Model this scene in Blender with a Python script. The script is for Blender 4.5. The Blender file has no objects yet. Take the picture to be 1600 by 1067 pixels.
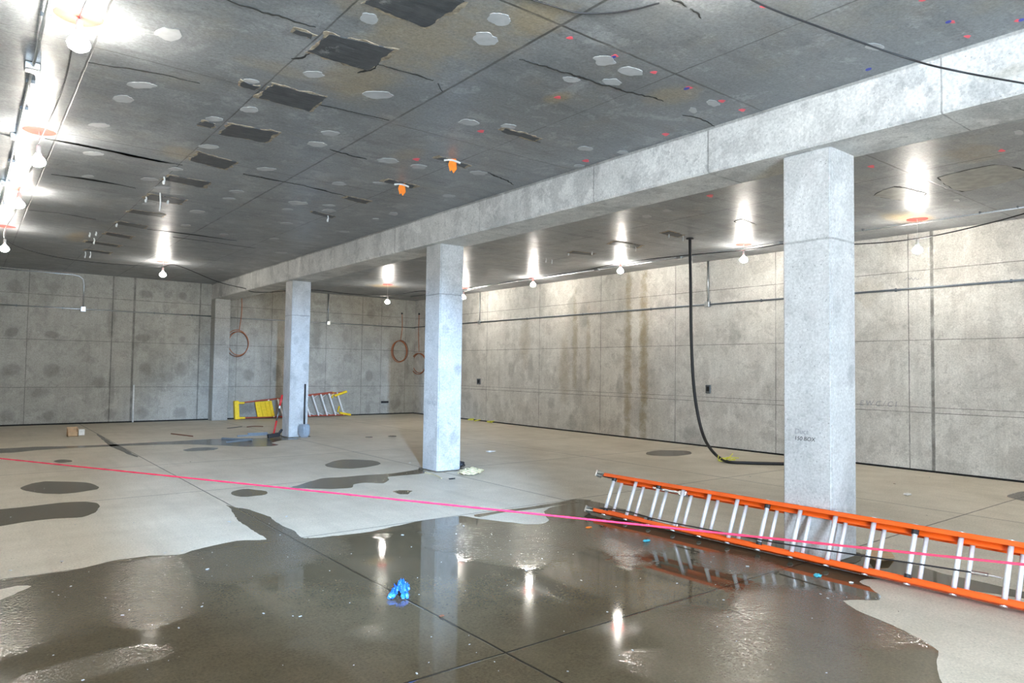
import bpy, bmesh, math, random
from mathutils import Vector, Matrix, noise, geometry
random.seed(7)
S = bpy.context.scene
COL = S.collection
# ------------------------------------------------------------------ camera
YAW, PIT, ROL, FPX = 0.6647, 0.0407, 0.0139, 1090.76
cy_, sy_ = math.cos(YAW), math.sin(YAW)
FW = Vector((sy_*math.cos(PIT), cy_*math.cos(PIT), math.sin(PIT)))
R0 = Vector((cy_, -sy_, 0)); U0 = R0.cross(FW)
RT = R0*math.cos(ROL)+U0*math.sin(ROL); UP = -R0*math.sin(ROL)+U0*math.cos(ROL)
EYE = Vector((0, 0, 1.6))
cam = bpy.data.cameras.new('camera'); cam.sensor_width = 36; cam.lens = FPX/1600*36
cam.clip_start = .05; cam.clip_end = 200
co = bpy.data.objects.new('camera', cam); COL.objects.link(co)
M = Matrix((RT, UP, -FW)).transposed().to_4x4(); M.translation = EYE
co.matrix_world = M; S.camera = co
S.view_settings.view_transform = 'Standard'; S.view_settings.look = 'None'
S.view_settings.gamma = 1; S.view_settings.use_curve_mapping = False
S.view_settings.exposure = 1.15
# room sizes
H, XW, YW, XL, YF = 4.0275, 12.6945, 21.85, -0.66, -3.6
XB, ZB, WB = 5.7277, 3.5757, 0.596
def ray(px, py):
    return FW + RT*((px-800)/FPX) - UP*((py-533.5)/FPX)
def hit(px, py, ax, val):            # where a sight line meets a wall, the floor or the ceiling
    d = ray(px, py); return EYE + d*((val-EYE[ax])/d[ax])
def fl(px, py, z=0.0): return hit(px, py, 2, z)
def ce(px, py, z=H): return hit(px, py, 2, z)
# ------------------------------------------------------------------ object helpers
def link(name, bm, mat, parent=None, smooth=False):
    me = bpy.data.meshes.new(name); bm.normal_update(); bm.to_mesh(me); bm.free()
    if smooth:
        for p in me.polygons: p.use_smooth = True
    o = bpy.data.objects.new(name, me); COL.objects.link(o)
    for m in (mat if isinstance(mat, (list, tuple)) else [mat]): me.materials.append(m)
    if parent is not None:
        o.parent = parent
        o.matrix_parent_inverse = Matrix.Translation(-Vector(parent.location)) if parent.type == 'EMPTY' else Matrix()
    return o
def thing(name, label, cat, loc=(0, 0, 0), group=None):
    o = bpy.data.objects.new(name, None); COL.objects.link(o); o.location = loc
    o.empty_display_size = .1
    o['label'] = label; o['category'] = cat
    if group: o['group'] = group
    return o
def tag(o, label, cat, group=None):
    o['label'] = label; o['category'] = cat
    if group: o['group'] = group
    return o
def struct(o): o['kind'] = 'structure'; return o
def box(bm, a, b, mtx=None):
    v = []
    for x in (a[0], b[0]):
        for y in (a[1], b[1]):
            for z in (a[2], b[2]):
                p = Vector((x, y, z)); v.append(bm.verts.new(mtx @ p if mtx else p))
    for f in ((0,1,3,2),(4,6,7,5),(0,4,5,1),(2,3,7,6),(0,2,6,4),(1,5,7,3)):
        bm.faces.new([v[i] for i in f])
def bevel(bm, w, seg=2):
    bmesh.ops.recalc_face_normals(bm, faces=bm.faces)
    bmesh.ops.bevel(bm, geom=[e for e in bm.edges], offset=w, segments=seg, affect='EDGES', profile=.5)
def smoothpath(pts, n=8):
    P = [Vector(p) for p in pts]; out = []
    for i in range(len(P)-1):
        p0 = P[max(i-1, 0)]; p1 = P[i]; p2 = P[i+1]; p3 = P[min(i+2, len(P)-1)]
        for k in range(n):
            t = k/n
            out.append(.5*((2*p1)+(p2-p0)*t+(2*p0-5*p1+4*p2-p3)*t*t+(3*p1-p0-3*p2+p3)*t**3))
    out.append(P[-1]); return out
def tube(bm, pts, r, seg=8, cap=True):
    P = [Vector(p) for p in pts]; rings = []; up = None
    for i, p in enumerate(P):
        t = (P[min(i+1, len(P)-1)]-P[max(i-1, 0)]).normalized()
        if up is None:
            up = Vector((0, 0, 1)) if abs(t.z) < .9 else Vector((1, 0, 0))
        a = (up - t*up.dot(t)).normalized(); b = t.cross(a); up = a
        rr = r[i] if isinstance(r, (list, tuple)) else r
        rings.append([bm.verts.new(p+(a*math.cos(2*math.pi*k/seg)+b*math.sin(2*math.pi*k/seg))*rr) for k in range(seg)])
    for A, B in zip(rings, rings[1:]):
        for k in range(seg): bm.faces.new((A[k], A[(k+1) % seg], B[(k+1) % seg], B[k]))
    if cap:
        bm.faces.new(rings[0][::-1]); bm.faces.new(rings[-1])
def lathe(bm, c, prof, seg=16, ax=Vector((0, 0, 1))):
    ax = ax.normalized(); a = ax.orthogonal().normalized(); b = ax.cross(a); rings = []
    for r, h in prof:
        rings.append([bm.verts.new(Vector(c)+ax*h+(a*math.cos(2*math.pi*k/seg)+b*math.sin(2*math.pi*k/seg))*max(r, 1e-4)) for k in range(seg)])
    for A, B in zip(rings, rings[1:]):
        for k in range(seg): bm.faces.new((A[k], A[(k+1) % seg], B[(k+1) % seg], B[k]))
    bm.faces.new(rings[0][::-1]); bm.faces.new(rings[-1])
def slab(bm, poly, n, t, t0=0.0):
    """closed flat body of outline poly, thickness t along n"""
    n = Vector(n)
    A = [bm.verts.new(Vector(p)+n*t0) for p in poly]; B = [bm.verts.new(Vector(p)+n*(t0+t)) for p in poly]
    fa = bm.faces.new(A); fb = bm.faces.new(B[::-1])
    for i in range(len(A)):
        j = (i+1) % len(A); bm.faces.new((A[i], B[i], B[j], A[j]))
    bmesh.ops.triangulate(bm, faces=[fa, fb])
def rough_outline(P, step=.06, amp=.03, sc=4.0, seed=0, curve=.5):
    P = [Vector(p) for p in P]; n = len(P); out = []
    for i in range(n):
        p0, p1, p2, p3 = P[i-1], P[i], P[(i+1) % n], P[(i+2) % n]
        m = max(1, min(60, int((p2-p1).length/step)))
        for k in range(m):
            t = k/m
            q = .5*((2*p1)+(p2-p0)*t+(2*p0-5*p1+4*p2-p3)*t*t+(3*p1-p0-3*p2+p3)*t**3)
            q = q*curve + (p1.lerp(p2, t))*(1-curve)
            q2 = q+Vector((noise.noise(q*sc+Vector((seed, 0, 0))), noise.noise(q*sc+Vector((seed, 9, 5))), 0))*amp
            q2 += Vector((noise.noise(q*sc*4+Vector((seed, 3, 0))), noise.noise(q*sc*4+Vector((seed, 9, 1))), 0))*amp*.35
            q2.z = q.z; out.append(q2)
    return out
# ------------------------------------------------------------------ node helpers
class NT:
    def __init__(s, name):
        s.m = bpy.data.materials.new(name); s.m.use_nodes = True; s.t = s.m.node_tree; s.t.nodes.clear()
        s.out = s.t.nodes.new('ShaderNodeOutputMaterial'); s.b = s.t.nodes.new('ShaderNodeBsdfPrincipled')
        s.t.links.new(s.b.outputs[0], s.out.inputs[0])
        s.g = s.t.nodes.new('ShaderNodeNewGeometry'); s.xyz = s.t.nodes.new('ShaderNodeSeparateXYZ')
        s.tc = s.t.nodes.new('ShaderNodeTexCoord')
        s.t.links.new(s.tc.outputs['Object'], s.xyz.inputs[0])
        s.P = s.tc.outputs['Object']; s.X, s.Y, s.Z = s.xyz.outputs
    def lk(s, v, sock):
        if isinstance(v, bpy.types.NodeSocket): s.t.links.new(v, sock)
        else: sock.default_value = v
    def ma(s, op, a, b=0.0, c=None, clamp=False):
        n = s.t.nodes.new('ShaderNodeMath'); n.operation = op; n.use_clamp = clamp
        s.lk(a, n.inputs[0]); s.lk(b, n.inputs[1])
        if c is not None: s.lk(c, n.inputs[2])
        return n.outputs[0]
    def mr(s, v, a, b, c=0.0, d=1.0, smooth=False):
        n = s.t.nodes.new('ShaderNodeMapRange'); n.clamp = True
        if smooth: n.interpolation_type = 'SMOOTHSTEP'
        s.lk(v, n.inputs[0])
        for i, q in enumerate((a, b, c, d)): s.lk(q, n.inputs[i+1])
        return n.outputs[0]
    def scale(s, v=(1, 1, 1), src=None):
        n = s.t.nodes.new('ShaderNodeVectorMath'); n.operation = 'MULTIPLY'
        s.t.links.new(src or s.P, n.inputs[0]); n.inputs[1].default_value = v; return n.outputs[0]
    def noise(s, sc, det=3, rough=.55, vec=None, dist=0.0):
        n = s.t.nodes.new('ShaderNodeTexNoise'); n.inputs['Scale'].default_value = sc
        n.inputs['Detail'].default_value = det; n.inputs['Roughness'].default_value = rough
        n.inputs['Distortion'].default_value = dist
        s.t.links.new(vec or s.P, n.inputs['Vector']); return n.outputs[0]
    def mix(s, f, a, b, mode='MIX'):
        n = s.t.nodes.new('ShaderNodeMix'); n.data_type = 'RGBA'; n.blend_type = mode
        s.lk(f, n.inputs[0])
        for v, i in ((a, 6), (b, 7)):
            if isinstance(v, tuple) and len(v) == 3: v = v+(1,)
            s.lk(v, n.inputs[i])
        return n.outputs[2]
    def bump(s, h, st, dist=.01, nrm=None):
        n = s.t.nodes.new('ShaderNodeBump'); n.inputs['Strength'].default_value = st; n.inputs['Distance'].default_value = dist
        s.t.links.new(h, n.inputs['Height'])
        if nrm: s.t.links.new(nrm, n.inputs['Normal'])
        return n.outputs[0]
    def grain(s, c, amt=.16, sc=70):
        g = s.noise(sc, 4, .75); k = s.mr(g, .35, .65, 1-amt, 1+amt)
        cc = s.t.nodes.new('ShaderNodeCombineColor')
        for i in range(3): s.t.links.new(k, cc.inputs[i])
        return s.mix(1.0, c, cc.outputs[0], 'MULTIPLY')
    def line(s, v, cs, w, wob=None):
        """thin seam lines at the coordinates cs"""
        if wob is not None: v = s.ma('ADD', v, wob)
        acc = None
        for c in cs:
            ww = w
            if isinstance(c, tuple): c, ww = c
            d = s.ma('ABSOLUTE', s.ma('SUBTRACT', v, c)); m = s.mr(d, ww*.5, ww, 1, 0)
            acc = m if acc is None else s.ma('MAXIMUM', acc, m)
        return acc
    def blobs(s, u, v, L, wob, soft=.45):
        """stains: (cu, cv, ru, rv, strength)"""
        acc = None
        for cu, cv, ru, rv, st in L:
            a = s.ma('MULTIPLY', s.ma('SUBTRACT', u, cu), 1/ru); b = s.ma('MULTIPLY', s.ma('SUBTRACT', v, cv), 1/rv)
            d = s.ma('ADD', s.ma('MULTIPLY', a, a), s.ma('MULTIPLY', b, b))
            d = s.ma('ADD', d, wob); m = s.mr(d, 1.1, 1.1-soft*2, 0, st, True)
            acc = m if acc is None else s.ma('MAXIMUM', acc, m)
        return acc
    def inp(s, **k):
        for n, v in k.items():
            n = n.replace('_', ' ')
            if isinstance(v, tuple) and len(v) == 3: v = v+(1,)
            s.lk(v, s.b.inputs[n])
        return s.m
def plain(name, col, rough=.5, metal=0.0, var=.12, sc=20, bump=0.0, **k):
    n = NT(name); f = n.noise(sc, 4)
    c = n.mix(n.mr(f, .3, .7), tuple(x*(1-var) for x in col), tuple(min(1, x*(1+var)) for x in col))
    n.inp(Base_Color=c, Roughness=n.mr(f, .3, .7, rough*.85, min(1, rough*1.15)), Metallic=metal, **k)
    if bump: n.inp(Normal=n.bump(n.noise(sc*3, 4), bump, .003))
    return n.m
def concrete(name, dark, light, uv, vlines=(), hlines=(), stains=(), pale=(), warm=(), lw=.008, seam=.55,
             streak=.5, rough=.75, ucomp=None, seamcol=(.05, .047, .04), soft=.45, blotch=.5, mott=.8, warmcol=(.30, .24, .14)):
    n = NT(name); ax = {'x': n.X, 'y': n.Y, 'z': n.Z}; u, v = ax[uv[0]], ax[uv[1]]
    big = n.noise(.55, 4, .6); mid = n.noise(2.6, 6, .62, dist=.6); fine = n.noise(28, 5, .7); speck = n.noise(140, 2, .5)
    f = n.ma('ADD', n.ma('MULTIPLY', big, .45), n.ma('ADD', n.ma('MULTIPLY', mid, .4), n.ma('MULTIPLY', fine, .22)))
    c = n.mix(n.mr(f, .38, .68), dark, light)
    if streak:
        sv = n.noise(1.0, 5, .7, vec=n.scale((7, 7, .35) if 'z' in uv else (.5, 5, 5)))
        c = n.mix(n.mr(sv, .5, .8, 0, streak*.7), c, tuple(x*.62 for x in dark))
    b2 = n.noise(1.3, 3, .5, vec=n.scale((1, 1, .7)), dist=.4)
    c = n.mix(n.mr(b2, .58, .64, 0, blotch*.5), c, tuple(x*.72 for x in dark))
    b3 = n.noise(.9, 5, .7, dist=1.2)
    c = n.mix(n.mr(b3, .55, .75, 0, blotch), c, tuple(min(1, x*1.22) for x in light))
    m1 = n.noise(1.9, 9, .74, dist=.25); m2 = n.noise(3.7, 9, .76, vec=n.scale((1, 1, .55)), dist=.35); m3 = n.noise(9, 6, .7)
    c = n.mix(n.mr(m1, .53, .575, 0, mott*.42), c, tuple(x*.70 for x in dark))
    c = n.mix(n.mr(m2, .56, .60, 0, mott*.32), c, tuple(min(1, x*1.14) for x in light))
    c = n.mix(n.mr(m3, .58, .66, 0, mott*.45), c, tuple(x*.6 for x in dark))
    pores = n.mr(n.noise(55, 1, .3), .72, .76, 0, .6)
    c = n.mix(pores, c, tuple(x*.4 for x in dark))
    wob = n.ma('MULTIPLY', n.ma('SUBTRACT', n.noise(4.5, 5, .72), .5), 2.6)
    if stains: c = n.mix(n.blobs(u, v, stains, wob, soft), c, tuple(x*.42 for x in dark))
    if warm: c = n.mix(n.blobs(u, v, warm, wob, .6), c, warmcol)
    if pale: c = n.mix(n.blobs(u, v, pale, wob, .2), c, tuple(min(1, x*1.25) for x in light))
    w2 = n.ma('MULTIPLY', n.ma('SUBTRACT', n.noise(6, 2), .5), .012)
    sl = None
    for q, cs in ((u, vlines), (v, hlines)):
        if cs:
            m = n.line(q, cs, lw, w2); sl = m if sl is None else n.ma('MAXIMUM', sl, m)
    hgt = n.ma('ADD', n.ma('MULTIPLY', fine, .5), n.ma('MULTIPLY', speck, .3))
    if sl is not None:
        s2 = n.ma('MULTIPLY', sl, n.mr(n.noise(3.2, 3), .3, .55, seam*.45, seam))
        c = n.mix(s2, c, seamcol); hgt = n.ma('SUBTRACT', hgt, n.ma('MULTIPLY', sl, 1.2))
    c = n.grain(c, .17, 45)
    n.inp(Base_Color=c, Roughness=n.mr(f, .35, .65, rough*1.1, rough*.85), Normal=n.bump(hgt, .35, .004))
    return n
# ------------------------------------------------------------------ materials
VJ = [4.83, 5.2, 7.69, 10.18, 12.55, 14.95, 17.45, 19.9]
rw = []
rnd = random.Random(3)
for y in (2.2, 4.4, 6.1, 7.0, 8.4, 9.6, 10.9, 11.7, 12.9, 13.8, 14.5, 15.5, 16.6, 17.8, 18.9, 20.3):
    for z in (.45, 1.45, 2.45, 3.2):
        if rnd.random() < .72:
            rw.append((y+rnd.uniform(-.4, .4), z+rnd.uniform(-.3, .3), rnd.uniform(.14, .34), rnd.uniform(.18, .5), rnd.uniform(.12, .38)))
nw = concrete('concrete_right_wall', (.47, .445, .40), (.70, .68, .63), 'yz', vlines=[(4.83, .035)]+[(y, .01) for y in VJ[1:]],
              hlines=[.98, (1.07, .006), 2.2, 3.38], stains=rw, streak=.55, seam=.75, blotch=.6,
              warm=[(11.62, 2.0, .15, 3.0, .75), (11.12, 2.0, .17, 3.0, .8), (13.5, 2.3, .13, 1.6, .55), (13.0, 2.2, .1, 1.4, .5), (13.9, 1.6, .25, 1.2, .4), (15.6, 2.4, .3, .9, .35), (5.9, 3.1, .35, .3, .3)])
M_RW = nw.m
bwst = []
for px, py, rx, rz, st in ((25, 447, 9, 8, .6), (85, 450, 8, 8, .6), (228, 460, 9, 6, .75), (286, 463, 6, 6, .7), (17, 519, 7, 7, .8), (80, 523, 10, 5, .75),
        (226, 528, 10, 6, .75), (284, 531, 5, 6, .7), (18, 578, 11, 8, .7), (80, 580, 9, 10, .7), (154, 596, 8, 10, .7), (63, 613, 11, 7, .7),
        (228, 577, 8, 9, .6), (283, 577, 9, 10, .7), (262, 590, 8, 8, .5), (77, 649, 7, 7, .7), (10, 648, 8, 8, .6), (171, 648, 9, 8, .7), (222, 645, 8, 8, .6),
        (281, 644, 9, 8, .7), (174, 500, 5, 25, .6), (174, 600, 4, 30, .5), (388, 585, 9, 9, .7), (432, 583, 7, 12, .8), (385, 638, 14, 8, .8), (495, 520, 9, 24, .7),
        (540, 525, 6, 12, .4), (577, 586, 6, 10, .6), (545, 560, 8, 8, .4), (505, 575, 8, 10, .45), (618, 630, 10, 10, .6), (575, 640, 6, 8, .5), (636, 580, 5, 20, .5),
        (500, 473, 10, 5, .5), (580, 490, 8, 8, .5)):
    p = hit(px, py, 1, YW); k = p.y/FPX*1.05
    bwst.append((p.x, p.z, rx*k*1.1, rz*k*1.1, st*.62))
M_BW = concrete('concrete_back_wall', (.30, .282, .24), (.44, .42, .365), 'xz', vlines=[1.25, (3.16, .02), (3.69, .035), (5.42, .025), 6.5, 7.55, 9.35, (10.63, .012), 11.36, 12.31],
                hlines=[.98, 2.22, 3.4], stains=bwst, streak=.6, seam=.62, lw=.010, blotch=.45).m
M_SW = concrete('concrete_side_wall', (.42, .40, .36), (.58, .56, .51), 'yz', vlines=[0, 2.44, 4.88, 7.32, 9.76, 12.2, 14.64, 17.1, 19.5], hlines=[.98, 2.2, 3.38], streak=.5).m
M_PIL = concrete('concrete_pilaster', (.33, .32, .285), (.47, .455, .415), 'xz', hlines=[.98, 2.22, 3.0], streak=.7).m
M_BEAM = concrete('concrete_beam', (.44, .44, .43), (.70, .69, .66), 'yz', vlines=[.2, 2.1, (4.2, .012), 5.8, 8.1, (10.6, .012), 13.1, 15.6, 18.1, 20.6],
                  hlines=[(4.018, .022)], streak=.45, seam=.55, blotch=.9, mott=1.0, warm=[(1.6, 3.75, .3, .06, .3)]).m
M_COL = concrete('concrete_column', (.43, .43, .42), (.60, .595, .58), 'xz', hlines=[(2.78, .012)], streak=.3, seam=.42, blotch=.7, mott=.65,
                 stains=[(5.9, .9, .2, .3, .0), (6.2, 1.6, .09, .12, .35), (5.95, 2.2, .09, .12, .25), (6.15, .5, .1, .16, .3)]).m
# floor
def floor_mat(name, wet):
    n = NT(name)
    big = n.noise(.35, 5, .6, dist=.5); mid = n.noise(2.2, 6, .65); fine = n.noise(30, 5, .7); sp = n.noise(160, 2)
    f = n.ma('ADD', n.ma('MULTIPLY', big, .5), n.ma('ADD', n.ma('MULTIPLY', mid, .35), n.ma('MULTIPLY', fine, .2)))
    if not wet: c = n.mix(n.mr(f, .4, .66), (.50, .448, .355), (.67, .61, .50))
    else: c = n.mix(n.mr(f, .4, .66), (.078, .062, .036), (.128, .104, .066))
    trow = n.noise(1, 4, .6, vec=n.scale((6, .5, 1)))
    c = n.mix(n.mr(trow, .5, .75, 0, .3), c, (.36, .32, .25) if not wet else (.07, .058, .04))
    pores = n.mr(n.noise(42, 1, .3), .73, .76, 0, .55)
    c = n.mix(pores, c, (.2, .18, .15) if not wet else (.05, .045, .03))
    c = n.mix(n.mr(n.noise(17, 2, .5), .78, .8, 0, .4), c, (.7, .68, .62) if not wet else (.14, .12, .09))
    w2 = n.ma('MULTIPLY', n.ma('SUBTRACT', n.noise(4, 2), .5), .012)
    sl = n.ma('MAXIMUM', n.line(n.X, [2.47, 5.91, 9.2], .012, w2), n.line(n.Y, [3.17, 6.42, 9.5, 12.35, 15.6, 18.8], .012, w2))
    c = n.mix(n.ma('MULTIPLY', sl, .8), c, (.04, .034, .025) if not wet else (.012, .01, .008))
    c = n.grain(c, .15, 60)
    if not wet:
        h = n.ma('ADD', n.ma('MULTIPLY', fine, .4), n.ma('MULTIPLY', sp, .3)); h = n.ma('SUBTRACT', h, n.ma('MULTIPLY', sl, 2.0))
        n.inp(Base_Color=c, Roughness=n.mr(f, .35, .65, .72, .5), Normal=n.bump(h, .3, .003))
    else:
        wob = n.ma('MULTIPLY', n.ma('SUBTRACT', n.noise(2.2, 5, .7), .5), 1.5)
        spots = []
        for px, py, a, b in ((770, 850, .55, .9), (230, 930, .45, .75), (20, 960, .7, .8), (1180, 1010, .55, .8), (1290, 960, .6, .7), (150, 1040, .4, .2),
                             (450, 850, .5, .8), (960, 845, .5, .6), (1150, 880, .35, .4), (350, 880, .8, .6), (850, 830, .5, .9), (1100, 1060, .3, .5), (60, 905, .9, .8)):
            p = fl(px, py); spots.append((p.x, p.y, a, b, 1.0))
        damp = n.blobs(n.X, n.Y, spots, wob, .35)
        damp = n.ma('MAXIMUM', damp, n.mr(n.noise(.8, 4, .6), .60, .66, 0, .8))
        damp = n.ma('MAXIMUM', damp, n.mr(n.Y, 6.3, 7.2))
        grit = n.noise(55, 2, .6, vec=n.scale((1, .75, 1))); rip = n.noise(1.7, 2, .5)
        h = n.ma('ADD', n.ma('MULTIPLY', grit, n.mr(damp, 0, 1, .0, .8)), n.ma('MULTIPLY', rip, .0))
        h = n.ma('SUBTRACT', h, n.ma('MULTIPLY', sl, .5))
        rg = n.mr(damp, 0, 1, .045, .09)
        c = n.mix(n.mr(damp, 0, 1, 0, .25), c, (.15, .13, .095))
        n.inp(Base_Color=c, Roughness=rg, Normal=n.bump(h, 1.0, .0042), IOR=1.33)
    return n.m
M_FLOOR = floor_mat('concrete_floor', False); M_WET = floor_mat('wet_concrete', True)
# ceiling: smooth form-faced concrete
def ceil_mat():
    n = NT('concrete_ceiling')
    big = n.noise(.4, 5, .6, dist=.7); mid = n.noise(2.4, 6, .66, dist=.7); fine = n.noise(24, 5, .7)
    f = n.ma('ADD', n.ma('MULTIPLY', big, .45), n.ma('ADD', n.ma('MULTIPLY', mid, .38), n.ma('MULTIPLY', fine, .22)))
    c = n.mix(n.mr(f, .38, .68), (.145, .156, .17), (.275, .288, .298))
    st = n.noise(1, 5, .7, vec=n.scale((.5, 5, 1)))
    c = n.mix(n.mr(st, .5, .72, 0, .55), c, (.10, .104, .108))
    c = n.mix(n.mr(n.noise(1.1, 5, .7, dist=1.0), .56, .72, 0, .5), c, (.36, .37, .375))
    c = n.mix(n.mr(n.noise(1.6, 7, .72), .52, .85, 0, .5), c, (.28, .23, .14))
    c = n.mix(n.mr(n.noise(3.3, 9, .76, dist=.3), .55, .60, 0, .35), c, (.40, .41, .42))
    c = n.mix(n.mr(n.noise(2.6, 9, .76, dist=.3), .56, .62, 0, .4), c, (.11, .115, .12))
    wob = n.ma('MULTIPLY', n.ma('SUBTRACT', n.noise(4, 5, .7), .5), 2.2)
    W = []
    for px, py, a, b, s in ((660, 60, .55, .8, .5), (560, 125, .4, .5, .5), (830, 30, .3, .4, .6), (620, 20, .5, .3, .4), (740, 55, .5, .5, .35), (870, 153, .12, .2, .6),
                            (1050, 150, .25, .3, .45), (285, 240, .3, .3, .5), (435, 108, .4, .15, .3), (600, 447, .6, .5, .8), (1420, 340, .7, .35, .8), (120, 370, .2, .8, .6), (640, 240, .2, .3, .3), (1520, 240, .5, .3, .4)):
        p = ce(px, py); W.append((p.x, p.y, a, b, s))
    c = n.mix(n.blobs(n.X, n.Y, W, wob, .6), c, (.33, .25, .13))
    w2 = n.ma('MULTIPLY', n.ma('SUBTRACT', n.noise(5, 2), .5), .014)
    xs = [(.69, .01), 1.96, (3.22, .016), 4.47, 7.57, (8.83, .014), 10.09, 11.35]; ys = [1.1, (3.6, .014), 6.13, (8.65, .01), 11.2, 13.7, 16.2, 18.7]
    sl = n.ma('MAXIMUM', n.line(n.X, xs, .009, w2), n.line(n.Y, ys, .008, w2))
    s2 = n.ma('MULTIPLY', sl, n.mr(n.noise(2.6, 3), .3, .6, .25, .8)); c = n.mix(s2, c, (.03, .028, .025))
    c = n.mix(n.mr(n.noise(48, 1, .3), .73, .77, 0, .5), c, (.05, .05, .05))
    c = n.grain(c, .22, 40)
    band = n.noise(1.0, 4, .6, vec=n.scale((1.2, 7, 1)))
    hgt = n.ma('ADD', n.ma('MULTIPLY', band, 1.0), n.ma('MULTIPLY', fine, .12)); hgt = n.ma('SUBTRACT', hgt, n.ma('MULTIPLY', sl, .4))
    n.inp(Base_Color=c, Roughness=n.mr(mid, .35, .65, .28, .46), Normal=n.bump(hgt, .35, .012))
    n.inp(**{'Specular_IOR_Level': .45})
    return n.m
M_CEIL = ceil_mat()
M_PLASTER = plain('pale_plaster', (.42, .43, .44), .7, var=.1, sc=14, bump=.2)
M_DARKCRACK = plain('dark_crack', (.025, .024, .022), .9, var=.3)
def deck_mat():
    n = NT('dark_infill'); st = n.noise(1, 3, .6, vec=n.scale((3, 26, 1))); f = n.noise(7, 5, .7)
    c = n.mix(n.mr(f, .35, .7), (.035, .038, .042), (.075, .078, .083)); c = n.mix(n.mr(st, .62, .72, 0, .5), c, (.16, .165, .18))
    c = n.mix(n.mr(n.noise(3, 5, .8), .62, .70, 0, .6), c, (.32, .32, .31))
    n.inp(Base_Color=c, Roughness=.5, Normal=n.bump(st, .5, .01)); return n.m
M_DECK = deck_mat()
M_RIM = plain('crumbled_grout', (.32, .27, .20), .9, var=.5, sc=25, bump=.8)
M_INFILL = plain('grey_grout_infill', (.24, .235, .21), .45, var=.35, sc=9, bump=.5)
M_RED = plain('red_disc_colour', (.42, .03, .02), .6, var=.3, sc=12)
M_PINK = plain('pink_marking_paint', (.85, .12, .16), .6)
M_BLUEM = plain('blue_marking_paint', (.05, .07, .4), .6)
M_STEEL = plain('galvanised_steel', (.52, .54, .55), .32, 1.0, sc=40)
M_STEELD = plain('dull_steel', (.20, .22, .24), .45, 1.0, sc=30)
M_STUD = plain('bluish_steel_strip', (.30, .36, .42), .4, .7)
M_BLACK = plain('black_rubber', (.014, .014, .016), .5)
M_GASKET = plain('black_joint_filler', (.008, .008, .008), .9)
M_ORANGE = plain('orange_fibreglass', (.86, .11, .006), .38, var=.06, sc=6)
M_ALU = plain('aluminium', (.80, .81, .82), .38, .85, var=.06, sc=60)
M_ALUW = plain('bright_aluminium_rung', (.80, .81, .82), .42, .35, var=.05, sc=60)
M_YELLOW = plain('yellow_plastic', (.85, .58, .02), .45)
M_REDF = plain('red_fibreglass', (.42, .07, .035), .5)
M_REDT = plain('red_painted_steel', (.55, .03, .03), .4)
M_ROPE = plain('pink_rope', (.55, .008, .04), .7, var=.2, sc=180, bump=.4)
M_HOSE = plain('orange_tubing', (.42, .13, .04), .5)
M_HOSED = plain('brown_tubing', (.16, .06, .03), .5)
def glove_mat():
    n = NT('blue_nitrile'); f = n.noise(38, 4, .7, dist=1.5)
    c = n.mix(n.mr(f, .42, .5), (.01, .13, .62), (.04, .26, .85)); c = n.mix(n.mr(f, .56, .66, 0, .75), c, (.55, .66, .9))  # pale blue noise paints highlights into the glove colour
    n.inp(Base_Color=c, Roughness=.3, Normal=n.bump(f, .8, .01)); return n.m
M_GLOVE = glove_mat()
M_CARD = plain('cardboard', (.60, .40, .23), .8)
M_PAPER = plain('white_paper', (.78, .77, .74), .7)
M_STRAW = plain('straw_rope', (.62, .54, .34), .85, var=.3)
M_ORFLAG = plain('orange_flagging', (1.0, .23, .01), .5)
M_YTIE = plain('yellow_twine', (.75, .72, .08), .7)
M_CYAN = plain('light_blue_plastic', (.08, .5, .62), .4)
M_SHOVEL = plain('shovel_steel', (.42, .47, .52), .6, .3)
M_WHITE = plain('white_plastic', (.72, .72, .70), .5)
M_INK = plain('marker_ink', (.03, .03, .035), .8)
M_INKF = plain('faded_marker_ink', (.30, .30, .31), .8)
M_MORTAR = plain('dark_base_mortar', (.10, .08, .05), .7, var=.4, bump=.5)
def glow(name, col, st):
    n = NT(name); n.inp(Base_Color=col, Emission_Color=col, Emission_Strength=st); return n.m
M_BULB = glow('lit_bulb', (1.0, .95, .86), 172.0)
# ------------------------------------------------------------------ room
T = .3
def room_box(name, a, b, m):
    bm = bmesh.new(); box(bm, a, b); bmesh.ops.recalc_face_normals(bm, faces=bm.faces); return struct(link(name, bm, m))
room_box('floor', (XL-T, YF-T-4, -.3), (XW+T, YW+T, 0), M_FLOOR)
ceiling = room_box('ceiling', (XL-T, YF-T, H), (XW+T, YW+T, H+.3), M_CEIL)
room_box('wall_right', (XW, YF-T, 0), (XW+T, YW+T, H), M_RW)
room_box('wall_back', (XL-T, YW, 0), (XW, YW+T, H), M_BW)
room_box('wall_left', (XL-T, YF-T, 0), (XL, YW, H), M_SW)
OX0, OX1, OZ = .1, 1.9, 3.7         # open doorway behind the camera
bm = bmesh.new()
box(bm, (XL, YF-T, 0), (OX0, YF, H)); box(bm, (OX1, YF-T, 0), (XW, YF, H)); box(bm, (OX0, YF-T, OZ), (OX1, YF, H))
struct(link('wall_front', bm, M_SW))
room_box('trim_1', (XL, YW-.02, 0), (XW, YW, .035), M_GASKET)
room_box('trim_2', (XW-.02, 1.0, 0), (XW, YW-.02, .03), M_GASKET)
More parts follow.
